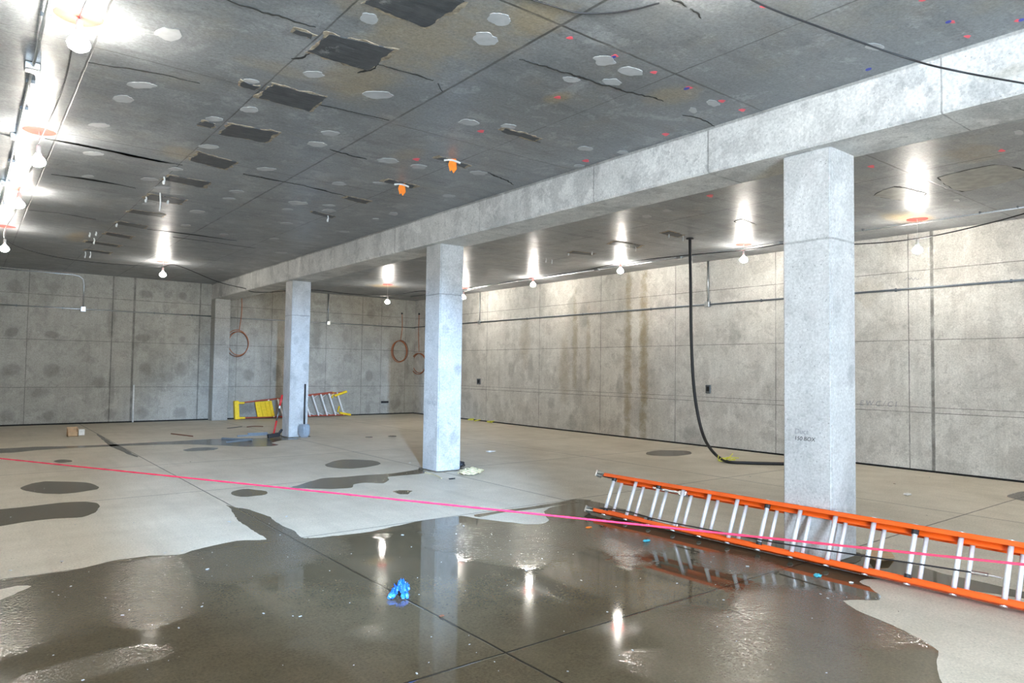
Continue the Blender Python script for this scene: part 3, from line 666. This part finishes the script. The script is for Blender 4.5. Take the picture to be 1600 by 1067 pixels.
# steel strips
def strip(a, b, lab, w=.026, z=.0):
    a = fl(*a); b = fl(*b); bm = bmesh.new(); a.z = b.z = .012+z; bar(bm, a, b, w, .02, Vector((0, 0, 1)))
    d = (b-a).normalized(); s = Vector((-d.y, d.x, 0))*.018
    bar(bm, a+s+Vector((0, 0, .012)), b+s+Vector((0, 0, .012)), .02, .004, Vector((0, 0, 1)))
    bmesh.ops.recalc_face_normals(bm, faces=bm.faces)
    tag(link('metal_strip', bm, M_STUD), lab, 'metal strip', 'metal strips on the floor by the farthest column')
strip((346, 686), (394, 688.5), 'bluish metal strip forming the upper arm of the V on the wet floor')
strip((354, 694), (393, 689.7), 'bluish metal strip forming the lower arm of the V on the wet floor', z=.026)
strip((371, 682.5), (422, 679.5), 'long pale metal strip on dry floor above the V of strips')
strip((387, 679), (418, 677.5), 'short metal strip behind the long pale one near the farthest column')
# white pipe on back wall
p = hit(209.8, 601, 1, YW-.05)
bm = bmesh.new(); tube(bm, [(3.74, YW-.06, 0), (3.74, YW-.035, p.z)], .022, 10); tag(link('white_pipe', bm, M_WHITE, None, True), 'short white pipe standing against the back wall', 'pipe')
# tubing coils
def coil(lab, cpos, rx, rz, ax, topz, turns, seed):
    t = thing('tubing_coil', lab, 'coil', cpos, 'tubing coils hung on the walls'); rn = random.Random(seed)
    for k in range(turns):
        ox, oz, s = rn.uniform(-.04, .04), rn.uniform(-.06, .03), rn.uniform(.88, 1.05); pts = []
        for i in range(41):
            a = 2*math.pi*i/40; du = (rx*math.cos(a))*s+ox; dz = rz*math.sin(a)*s+oz; off = -.013-.018*k+.008*math.sin(a*2+k)
            pts.append((cpos[0]+du, cpos[1]+off, cpos[2]+dz) if ax == 'x' else (cpos[0]+off, cpos[1]+du, cpos[2]+dz))
        bm = bmesh.new(); tube(bm, pts, .011, 7, False); link('loop', bm, M_HOSE if k % 2 == 0 else M_HOSED, t, True)
    bm = bmesh.new(); x, y, z = cpos
    d = (lambda a: (x+a, y-.03, 0)) if ax == 'x' else (lambda a: (x-.03, y+a, 0))
    pp = [d(.02)[:2]+(z+rz,), d(.08)[:2]+(z+rz+(topz-z-rz)*.5,), d(.06)[:2]+(topz,)]
    tube(bm, smoothpath(pp, 6), .011, 7); link('tail', bm, M_HOSE, t, True)
    bm = bmesh.new(); c = Vector(pp[-1]); lathe(bm, c, [(.03, -.02), (.03, .03), (.012, .04)], 10); link('end_cap', bm, M_BLACK, t)
def cw(px, py): return hit(px, py, 1, YW)
a = cw(371.5, 537); coil('orange tubing coil on the back wall just right of the pilaster', tuple(a), .33, .40, 'x', cw(376, 457).z, 3, 1)
a = cw(624, 548.5); coil('brown tubing coil with two loose loops on the back wall near the corner', tuple(a), .29, .36, 'x', cw(625, 490).z, 3, 5)
a = hit(656, 566, 0, XW); coil('tubing coil on the right wall beside the corner, half hidden by the middle column', tuple(a), .5, .38, 'y', hit(656, 491, 0, XW).z, 3, 9)
# wall boxes
def wallbox(c, s, mat, lab, name='outlet_box'):
    t = thing(name, lab, 'box', c); bm = bmesh.new(); x, y, z = c; a, b, h = s
    box(bm, (x-a, y-b, z-h), (x+a, y+b, z+h)); bevel(bm, .004, 1); link('housing', bm, mat, t)
    bm = bmesh.new()
    if a < b: box(bm, (x-a-.004, y-b*.6, z-h*.5), (x-a+.002, y+b*.5, z+h*.6))
    else: box(bm, (x-a*.6, y-b-.004, z-h*.5), (x+a*.6, y-b+.002, z+h*.5))
    link('opening', bm, M_BLACK, t)
p = hit(1107, 608, 0, XW); wallbox((XW-.012, p.y, p.z), (.014, .06, .09), M_STEELD, 'small grey outlet box on the right wall right of the hanging hose')
p = hit(748.5, 596, 0, XW); wallbox((XW-.012, p.y, p.z), (.014, .09, .09), M_STEELD, 'small dark outlet box low on the right wall just right of the middle column')
p = cw(601, 628); wallbox((p.x, YW-.012, p.z), (.14, .014, .035), M_BLACK, 'small black slot low on the back wall left of the corner', 'wall_slot')
# wall marker writing on the right wall
def walltext(txt, px, py, sz, mat, parent=None):
    c = hit(px, py, 0, XW); cu = bpy.data.curves.new('t', 'FONT'); cu.body = txt; cu.size = sz; cu.extrude = .0006; cu.shear = .2
    t = bpy.data.objects.new('tmp', cu); COL.objects.link(t); t.matrix_world = Matrix.Translation((XW-.001, c.y, c.z)) @ Matrix(((0, 0, -1), (-1, 0, 0), (0, 1, 0))).to_4x4()
    dg = bpy.context.evaluated_depsgraph_get(); me = bpy.data.meshes.new_from_object(t.evaluated_get(dg)); me.transform(t.matrix_world); bpy.data.objects.remove(t)
    me.materials.clear(); me.materials.append(mat); o = bpy.data.objects.new('marker_writing', me); COL.objects.link(o); o.parent = bpy.data.objects['wall_right']
walltext('E W C / C I', 1343, 633, .13, M_INKF)
bm = bmesh.new(); pts = [hit(x, y, 0, XW-.002) for x, y in ((1413,438),(1419,433),(1421,437),(1424,434),(1427,438),(1430,434),(1433,437),(1436,435))]; tube(bm, smoothpath(pts, 5), .005, 5); link('marker_squiggle', bm, M_INKF, bpy.data.objects['wall_right'])
# ------------------------------------------------------------------ wet patches
def puddle(pts, lab, amp=.03, step=.06, z=.0016, name='puddle', seed=0):
    P = [fl(*p) for p in pts]
    P = rough_outline(P, step, amp, 3.0, seed); bm = bmesh.new(); n = len(P)
    for p in P: p.x = max(p.x, XL+.01+abs(p.y)*1e-4); p.y = max(p.y, YF+.02+abs(p.x)*1e-4)
    vo, eo, fo, *_ = geometry.delaunay_2d_cdt([p.xy for p in P], [], [list(range(n))], 1, 1e-5)
    V = [bm.verts.new((v.x, v.y, z)) for v in vo]
    for f in fo:
        ff = bm.faces.new([V[i] for i in f]); ff.normal_update()
        if ff.normal.z < 0: ff.normal_flip()
    low = {}
    for e in [e for e in bm.edges if len(e.link_faces) == 1]:
        a, b = e.verts
        for q_ in (a, b):
            if q_ not in low: low[q_] = bm.verts.new((q_.co.x, q_.co.y, .0001))
        bm.faces.new((a, b, low[b], low[a]))
    for v in [v for v in bm.verts if not v.link_faces]: bm.verts.remove(v)
    return tag(link(name, bm, M_WET), lab, 'puddle', None)
def ell(cx, cy, w, h, k=16, seed=0, tilt=0):
    return [(cx+w/2*math.cos(a)*(1+.15*noise.noise(Vector((math.cos(a), math.sin(a), seed*2.3)))), cy+h/2*math.sin(a)*(1+.3*noise.noise(Vector((math.cos(a), math.sin(a), seed+5))))+tilt*math.cos(a)) for a in [2*math.pi*i/k for i in range(k)]]
MAIN = [(-90,925),(0,906),(50,900),(100,893),(150,882),(175,876),(230,869),(280,867),(310,858),(340,850),(370,845),(415,843),(400,832),(385,822),(372,812),(362,800),(354,789),(364,793),(385,796),
 (402,800),(420,808),(440,820),(458,828),(476,841),(520,838),(560,833),(600,826),(640,817),(680,811),(720,806),(752,811),(790,815),(820,819),(848,818),(858,812),(852,805),(848,799),(860,794),(888,787),(905,781),(935,785),(958,792),
 (985,799),(1030,812),(1080,826),(1130,832),(1180,838),(1230,846),(1300,858),(1350,866),(1400,876),(1430,883),(1480,898),(1540,911),(1600,924),(1700,940),(1700,952),(1600,936),(1540,926),(1480,917),(1440,908),(1400,905),(1350,905),
 (1345,910),(1362,918),(1378,932),(1374,936),(1340,937),(1316,939),(1330,950),(1350,958),(1385,972),(1412,986),(1445,1000),(1468,1018),(1462,1030),(1468,1048),(1480,1080),(1500,1140),(1400,1400),(900,1700),(300,1700),(-300,1500),(-400,1080),(-200,985),(-60,955),(0,938),(30,925),(54,914),(30,914),(-90,940)]
puddle(MAIN, 'large shallow puddle spreading across the foreground floor under the rope', .035, .05)
PUD = [(ell(95,762,118,19,seed=1,tilt=-1), 'oval wet patch at left between the rope and the back wall'),
 ([(-60,795),(0,796),(50,791),(90,786),(130,784),(150,786),(156,792),(150,800),(130,808),(90,810),(40,815),(0,822),(-60,830)], 'long wet patch at the left edge below the oval one'),
 (ell(388,770,56,12,seed=2), 'small oval wet patch just right of the floor joint, above the rope'),
 (ell(551,725,88,14,seed=3,tilt=-1), 'oval wet patch left of the middle column on pale floor'),
 ([(448,763),(470,757),(500,748),(540,745),(575,742),(610,740),(640,736),(656,733),(668,738),(650,741),(606,745),(608,750),(600,755),(570,754),(552,757),(548,762),(520,764),(480,763)], 'long wet patch trailing left from the foot of the middle column'),
 ([(614,768),(625,766),(636,766),(645,767),(640,769),(636,772),(624,772)], 'small wet spot below the trailing patch left of the middle column'),
 (ell(99,720.5,28,5,seed=4), 'tiny wet spot at left above the rope'),
 ([(286,703),(300,700),(325,699),(342,700),(335,703),(310,704.5),(292,705)], 'thin wet streak left of the farthest column'),
 ([(-60,702),(0,701),(60,698),(110,697),(165,695),(220,692),(280,689),(330,686),(375,685),(420,684),(442,682),(470,686),(440,688),(425,692),(436,695),(424,697),(390,698),(350,696),(290,694),(240,695),(180,697),(110,700),(60,703),(20,707),(-60,709)], 'long wet band along the floor joint ending at the farthest column'),
 ([(150,678),(158,681),(172,690),(186,696),(200,704),(216,714),(206,712),(190,705),(172,697),(160,687)], 'dark wet streak running down the long floor joint'),
 (ell(1045,708,76,9,seed=5), 'oval wet patch near the right wall below the hanging hose'),
 ([(1574,776),(1590,769),(1640,764),(1660,776),(1610,784)], 'wet patch at the right edge beyond the ladder'),
 (ell(577,683,14,2.4,seed=6), 'tiny wet spot farther from the camera between the two far columns'),
 (ell(613,681.5,14,2.2,seed=7), 'tiny wet spot nearer the middle column between the two far columns'),
 ([(740,804.5),(790,797),(850,789),(900,780),(925,782),(895,786),(850,793),(790,800),(748,808)], 'narrow wet joint leading from the large puddle towards the ladder')]
for i, (p, l) in enumerate(PUD): puddle(p, l, .02, .05, .0016 if i < 14 else .0022, seed=i+1)
# ------------------------------------------------------------------ litter
def crumple(name, c, s, mat, lab, cat, seed, flat=.5, sub=3, rough=.45, shape=None):
    bm = bmesh.new(); bmesh.ops.create_icosphere(bm, subdivisions=sub, radius=1)
    mz = 1e9
    for v in bm.verts:
        d = v.co.copy(); k = 1+rough*noise.noise(d*1.8+Vector((seed, 0, 0)))+rough*.5*noise.noise(d*4.5+Vector((0, seed, 0)))
        v.co = Vector((d.x*s[0]*k, d.y*s[1]*k, d.z*s[2]*k*flat)); 
        if shape: v.co = shape(v.co)
        mz = min(mz, v.co.z)
    for v in bm.verts: v.co += Vector(c)-Vector((0, 0, mz))
    o = link(name, bm, mat); tag(o, lab, cat); return o
g = fl(625, 930)
gl = thing('rubber_glove', 'crumpled blue disposable glove lying in the large puddle', 'glove', g)
r_ = RT.copy(); r_.z = 0; r_.normalize(); f_ = Vector((-r_.y, r_.x, 0))
def glove():
    bm = bmesh.new(); n1, n2 = 18, 22; G = []
    for j in range(n2):
        v = j/(n2-1); row = []
        for i in range(n1):
            u = (i/(n1-1)-.5)*2
            w = .052+.007*math.sin(v*7)
            if v < .4: w *= 1.15-.25*v
            pp = g+r_*(u*w)+f_*((v-.5)*.15)
            h = .018+.075*abs(noise.noise(Vector((u*2.1, v*4.2, 3))))+.05*abs(noise.noise(Vector((u*5, v*9, 7))))+.02*(1-u*u)
            h *= .55+.6*v
            row.append(bm.verts.new((pp.x, pp.y, h+.004)))
        G.append(row)
    for a, b in zip(G, G[1:]):
        for i in range(n1-1):
            if not (G.index(a) < 3 and 8 <= i <= 9): bm.faces.new((a[i], a[i+1], b[i+1], b[i]))
    bmesh.ops.solidify(bm, geom=bm.faces[:], thickness=.003); return bm
link('glove_palm', glove(), M_GLOVE, gl, False)
for k, (dx, dy, L, w) in enumerate(((-.046, -.07, .04, .016), (-.030, -.075, .032, .014), (.030, -.075, .032, .015), (.050, -.062, .036, .014), (.035, .07, .015, .018))):
    bm = bmesh.new(); a = g+r_*dx+f_*dy; b = a+(r_*(dx*.3)+f_*(-L if dy < 0 else L)); tube(bm, [a+Vector((0, 0, .022)), a.lerp(b, .5)+Vector((0, 0, .026)), b+Vector((0, 0, .016))], [w, w*1.1, w*.8], 8); link('glove_finger', bm, M_GLOVE, gl)
# cardboard pieces
p = fl(1377, 874)
def sheet(name, px, mat, lab, cat, t=.006, up=.0, fold=0):
    P = [fl(*q_) for q_ in px]; bm = bmesh.new(); slab(bm, P, (0, 0, 1), t, up)
    o = link(name, bm, mat); tag(o, lab, cat); return o
t = thing('cardboard_scrap', 'flat piece of brown cardboard on the floor behind the ladder by the nearest column', 'cardboard', fl(1377, 872))
bm = bmesh.new(); slab(bm, [fl(*q_) for q_ in ((1352,866),(1362,859),(1390,861),(1398,872),(1372,877),(1356,872))], (0, 0, 1), .008, .003); link('board', bm, M_CARD, t)
bm = bmesh.new(); P = [fl(*q_) for q_ in ((1352,867),(1398,873),(1388,880),(1365,881))]; P[2].z = P[3].z = .03; slab(bm, P, (0, 0, 1), .005, .012); link('folded_flap', bm, M_CARD, t)
t = thing('small_cardboard_box', 'small open cardboard box with white paper on the floor near the back wall', 'box', fl(113, 681))
c = fl(113, 681.5); sx, sy_2 = .10, .09
bm = bmesh.new()
for a, b in (((-sx, -sy_2, 0), (sx, sy_2, .01)), ((-sx, -sy_2, 0), (-sx+.012, sy_2, .17)), ((sx-.012, -sy_2, 0), (sx, sy_2, .17)), ((-sx, sy_2-.012, 0), (sx, sy_2, .2)), ((-sx, -sy_2, 0), (sx, -sy_2+.012, .10))):
    box(bm, tuple(Vector(a)+c), tuple(Vector(b)+c))
link('carton', bm, M_CARD, t)
bm = bmesh.new(); box(bm, (c.x+sx, c.y-sy_2-.1, .03), (c.x+sx+.11, c.y-sy_2-.08, .16)); link('paper_sheet', bm, M_PAPER, t)
bm = bmesh.new(); box(bm, (c.x-.08, c.y-.07, .01), (c.x+.08, c.y+.07, .05)); link('packing', bm, M_BLACK, t)
def bit(px, py, s, mat, lab, cat, nm, seed, flat=.4, rough=.5): return crumple(nm, fl(px, py), s, mat, lab, cat, seed, flat, 3, rough)
bit(767, 706, (.10, .06, .03), M_PAPER, 'white crumpled scrap on the floor right of the middle column', 'scrap', 'paper_scrap', 1)
bit(1418, 774, (.055, .04, .035), M_PAPER, 'white crumpled scrap on dry floor beyond the ladder, right of the nearest column', 'scrap', 'paper_scrap', 2)
bit(924, 676.5, (.12, .08, .09), M_ORFLAG, 'orange plastic cap on the floor against the right wall', 'cap', 'orange_plastic_lump', 3, .8, .15)
bit(920, 824.5, (.035, .02, .012), M_ORFLAG, 'tiny orange scrap in the puddle beside the ladder foot', 'scrap', 'plastic_scrap', 4)
bit(1010, 846, (.045, .02, .02), M_CYAN, 'light blue plastic scrap beside the rope near the ladder', 'scrap', 'plastic_scrap', 5)
bit(1277, 900, (.035, .03, .02), M_CYAN, 'small blue plastic scrap in the puddle under the near part of the ladder', 'scrap', 'plastic_scrap', 6)
bit(690, 963, (.016, .012, .01), M_HOSED, 'small dark brown crumb on the floor joint in the puddle', 'crumb', 'debris_crumb', 7)
bit(1330, 911, (.018, .015, .012), M_PAPER, 'small pale pebble beside the near ladder rail', 'pebble', 'pebble', 8)
bit(720, 731.5, (.07, .06, .07), M_BLACK, 'black lump behind the straw rope at the middle column', 'lump', 'rubber_lump', 9, .8)
bit(706, 748.5, (.05, .03, .02), M_BLACK, 'small black crumb on the floor in front of the middle column', 'crumb', 'debris_crumb', 10)
bit(444, 676, (.10, .06, .06), M_MORTAR, 'dark mortar lump at the left foot of the farthest column', 'lump', 'mortar_lump', 11)
for k, (x, y) in enumerate(((30, 663.5), (312, 655), (320, 655), (738, 656), (745, 657.5), (766, 660.5))):
    labs = ('yellow twine scrap at the base of the back wall near the left edge', 'yellow twine scrap left of the pilaster foot', 'yellow twine scrap right beside the pilaster foot', 'yellow twine scrap at the right wall base nearest the middle column',
            'yellow twine scrap second from the middle column on the right wall base', 'yellow twine scrap farthest right on the right wall base')
    rn = random.Random(k); c = fl(x, y+.6); bm = bmesh.new()
    tube(bm, smoothpath([c+Vector((rn.uniform(-.16, .16), rn.uniform(-.08, .02), rn.uniform(.01, .06))) for _ in range(6)], 4), .012, 6); tag(link('twine_scrap', bm, M_YTIE, None, True), labs[k], 'twine')
rn = random.Random(5); c = fl(1137, 722); bm = bmesh.new()
for k in range(7): tube(bm, smoothpath([c+Vector((rn.uniform(-.03, .03), rn.uniform(-.02, .02), .03)), c+Vector((rn.uniform(-.16, .16), rn.uniform(-.1, .1), rn.uniform(.01, .09))), c+Vector((rn.uniform(-.24, .24), rn.uniform(-.1, .1), rn.uniform(.01, .14)))], 4), .008, 5)
tag(link('twine_tie', bm, M_YTIE, None, True), 'frayed yellow twine tied around the black hose on the floor', 'twine')
rn = random.Random(8); c = fl(736, 741); bm = bmesh.new()
for k in range(26):
    pts = []; a0 = rn.uniform(0, 6.28); ra = rn.uniform(.04, .17)
    for i in range(7): a = a0+i*.8; pts.append(c+Vector((math.cos(a)*ra*1.3+rn.uniform(-.03, .03), math.sin(a)*ra*.7+rn.uniform(-.03, .03), rn.uniform(.01, .10)*(1-ra*2.2)+.01)))
    tube(bm, smoothpath(pts, 3), .008, 5)
tag(link('straw_rope_heap', bm, M_STRAW, None, True), 'tangled heap of straw coloured rope at the foot of the middle column', 'rope')
bm = bmesh.new(); tube(bm, smoothpath([fl(664,738,.01), fl(680,742,.012), fl(690,747,.01)], 5), .008, 6); tag(link('thin_stick', bm, M_STRAW), 'thin tan stick on the floor in front of the middle column', 'stick')
bm = bmesh.new(); tube(bm, [fl(267.5,677.5,.012), fl(301,681.5,.012)], .014, 6); tag(link('thin_rod', bm, M_HOSED), 'dark thin rod on the floor between the farthest column and the left joint', 'rod')
bm = bmesh.new(); tube(bm, smoothpath([fl(386,667,.01), fl(396,666,.01), fl(411,666.3,.01)], 4), .012, 6); tag(link('thin_rod', bm, M_HOSED), 'brown bent rod on the floor in front of the stepladder', 'rod')
bm = bmesh.new(); tube(bm, [fl(355,669,.01), fl(378,666.3,.01)], .008, 6); tag(link('thin_rod', bm, M_STEELD), 'thin grey rod on the floor left of the brown bent rod', 'rod')
# orange flags hanging from the ceiling
for (x, y, lab) in ((706, 250, 'orange plastic flag hanging from the ceiling, the nearer one'), (627, 288, 'orange plastic flag hanging from the ceiling, the farther one')):
    c = ce(x, y-2); t = thing('ceiling_flag', lab, 'flag', c); s = 1.0
    bm = bmesh.new(); rn = random.Random(x); pts = [(-.02, 0), (.05, .0), (.045, -.06), (.06, -.12), (.02, -.17), (.0, -.13), (-.02, -.15), (-.04, -.07)]
    slab(bm, [c+r_*a+Vector((0, 0, b)) for a, b in pts], f_, .006); bmesh.ops.recalc_face_normals(bm, faces=bm.faces); link('flag', bm, M_ORFLAG, t)
    bm = bmesh.new(); tube(bm, smoothpath([c+r_*-.09+Vector((0, 0, -.02)), c+Vector((0, 0, -.015)), c+r_*.10+Vector((0, 0, -.05))], 4), .012, 6); link('tie', bm, M_WHITE, t)
# small white ties dangling below the recesses in the left bay
k = 0
TIES = [(250, 301, 330, 'longest'), (228, 307, 314, ''), (262, 312, 317, ''), (140, 363, 369, ''), (150, 362, 367, ''), (133, 393, 402, ''), (141, 393, 402, ''), (147, 372, 380, ''), (256, 276, 286, ''), (182, 348, 353, ''), (512, 336, 345, ''), (1045, 365, 370, ''), (925, 393, 397, ''), (983, 383, 388, ''), (993, 385, 391, ''), (1067, 368, 375, ''), (853, 403, 409, ''), (862, 405, 411, ''), (888, 395, 398, '')]
for x, y0, y1, s in TIES:
    a = ce(x, y0); L = (hit(x, y1, 1, a.y)).z
    bm = bmesh.new(); tube(bm, smoothpath([a, Vector((a.x+.01, a.y, (a.z+L)/2)), Vector((a.x, a.y, L))], 4), .010, 6)
    if s != 'longest': lathe(bm, Vector((a.x, a.y, L)), [(.008, .03), (.016, .01), (.013, -.015), (.006, -.02)], 8)
    link('dangling_tie', bm, M_WHITE, ceiling, True)['label'] = 'white tie end dangling from the ceiling'
# debris chips scattered over the floor: nobody could count them
rn = random.Random(12); bm = bmesh.new(); bm2 = bmesh.new()
for k in range(210):
    if k < 90: px, py = rn.uniform(0, 1420), rn.uniform(860, 1066)
    else: px, py = rn.uniform(0, 1600), rn.uniform(690, 900)
    c = fl(px, py); 
    if XB-.3 < c.x < 6.4 and c.y < 6: continue
    s = rn.choice((.0018, .0025, .003, .005))*(1.0 if k < 90 else 1.5); a = rn.uniform(0, 3.14); b_ = bm if rn.random() < .75 else bm2
    m = Matrix.Translation(c+Vector((0, 0, .002))) @ Matrix.Rotation(a, 4, 'Z')
    box(b_, (-s*rn.uniform(1, 2.2), -s, 0), (s*rn.uniform(1, 2), s*.7, s*.6), m)
o = link('pale_debris_chips', bm, M_PLASTER); o['kind'] = 'stuff'; tag(o, 'tiny pale plaster chips scattered over the floor and puddle', 'debris')
o = link('dark_debris_chips', bm2, M_MORTAR); o['kind'] = 'stuff'; tag(o, 'tiny dark crumbs scattered over the floor', 'debris')
# ------------------------------------------------------------------ unseen flood lamp added for the cool floor wedge; daylight through the open doorway
FLP = Vector((-.34, -3.1, 3.3)); AIM = Vector((4.75, 10.6, 0.0)); FD = (AIM-FLP).normalized()
ft = thing('added_flood_light', 'added cool white flood light on a tall stand, unseen in the corner behind the camera', 'light', (FLP.x, FLP.y, 0))
bm = bmesh.new(); tube(bm, [(FLP.x, FLP.y, .25), (FLP.x, FLP.y, FLP.z-.14)], .016, 10); link('pole', bm, M_STEELD, ft, True)
for k in range(3):
    a_ = .5+k*2.094; bm = bmesh.new(); tube(bm, [(FLP.x, FLP.y, .62), (FLP.x+math.cos(a_)*.3, FLP.y+math.sin(a_)*.3, .012)], .012, 8); link('leg', bm, M_STEELD, ft, True)
fx = FD.cross(Vector((0, 0, 1))).normalized(); fz = fx.cross(FD); FM = Matrix((fx, FD, fz)).transposed().to_4x4(); FM.translation = FLP
bm = bmesh.new(); box(bm, (-.15, -.07, -.11), (.15, -.03, .11), FM); bevel(bm, .008, 1); link('housing', bm, M_BLACK, ft)
bm = bmesh.new(); box(bm, (-.13, -.03, -.09), (.13, -.026, .09), FM); link('lens', bm, glow('added_flood_lens', (.75, .88, 1.0), 6.0), ft)
sp_ = bpy.data.lights.new('added_flood_beam', 'SPOT'); sp_.energy = 7600; sp_.color = (.40, .64, 1.0); sp_.spot_size = math.radians(28); sp_.spot_blend = .6; sp_.shadow_soft_size = .10
so_ = bpy.data.objects.new('added_flood_beam', sp_); COL.objects.link(so_); so_.matrix_world = Matrix((fx, fz, -FD)).transposed().to_4x4(); so_.location = FLP+FD*.08
w = bpy.data.worlds.new('world'); S.world = w; w.use_nodes = True
bg = w.node_tree.nodes['Background']; bg.inputs[0].default_value = (.60, .78, 1.0, 1); bg.inputs[1].default_value = 38.0
pl = bpy.data.lights.new('doorway_portal', 'AREA'); pl.shape = 'RECTANGLE'; pl.size = OX1-OX0; pl.size_y = OZ; pl.cycles.is_portal = True
po = bpy.data.objects.new('doorway_portal', pl); COL.objects.link(po); po.location = ((OX0+OX1)/2, YF-.02, OZ/2); po.rotation_euler = (math.radians(90), 0, 0)
cy = S.cycles
cy.max_bounces = 8; cy.diffuse_bounces = 5; cy.glossy_bounces = 4; cy.sample_clamp_indirect = 8; cy.caustics_reflective = False; cy.caustics_refractive = False
S.view_settings.exposure = 1.15
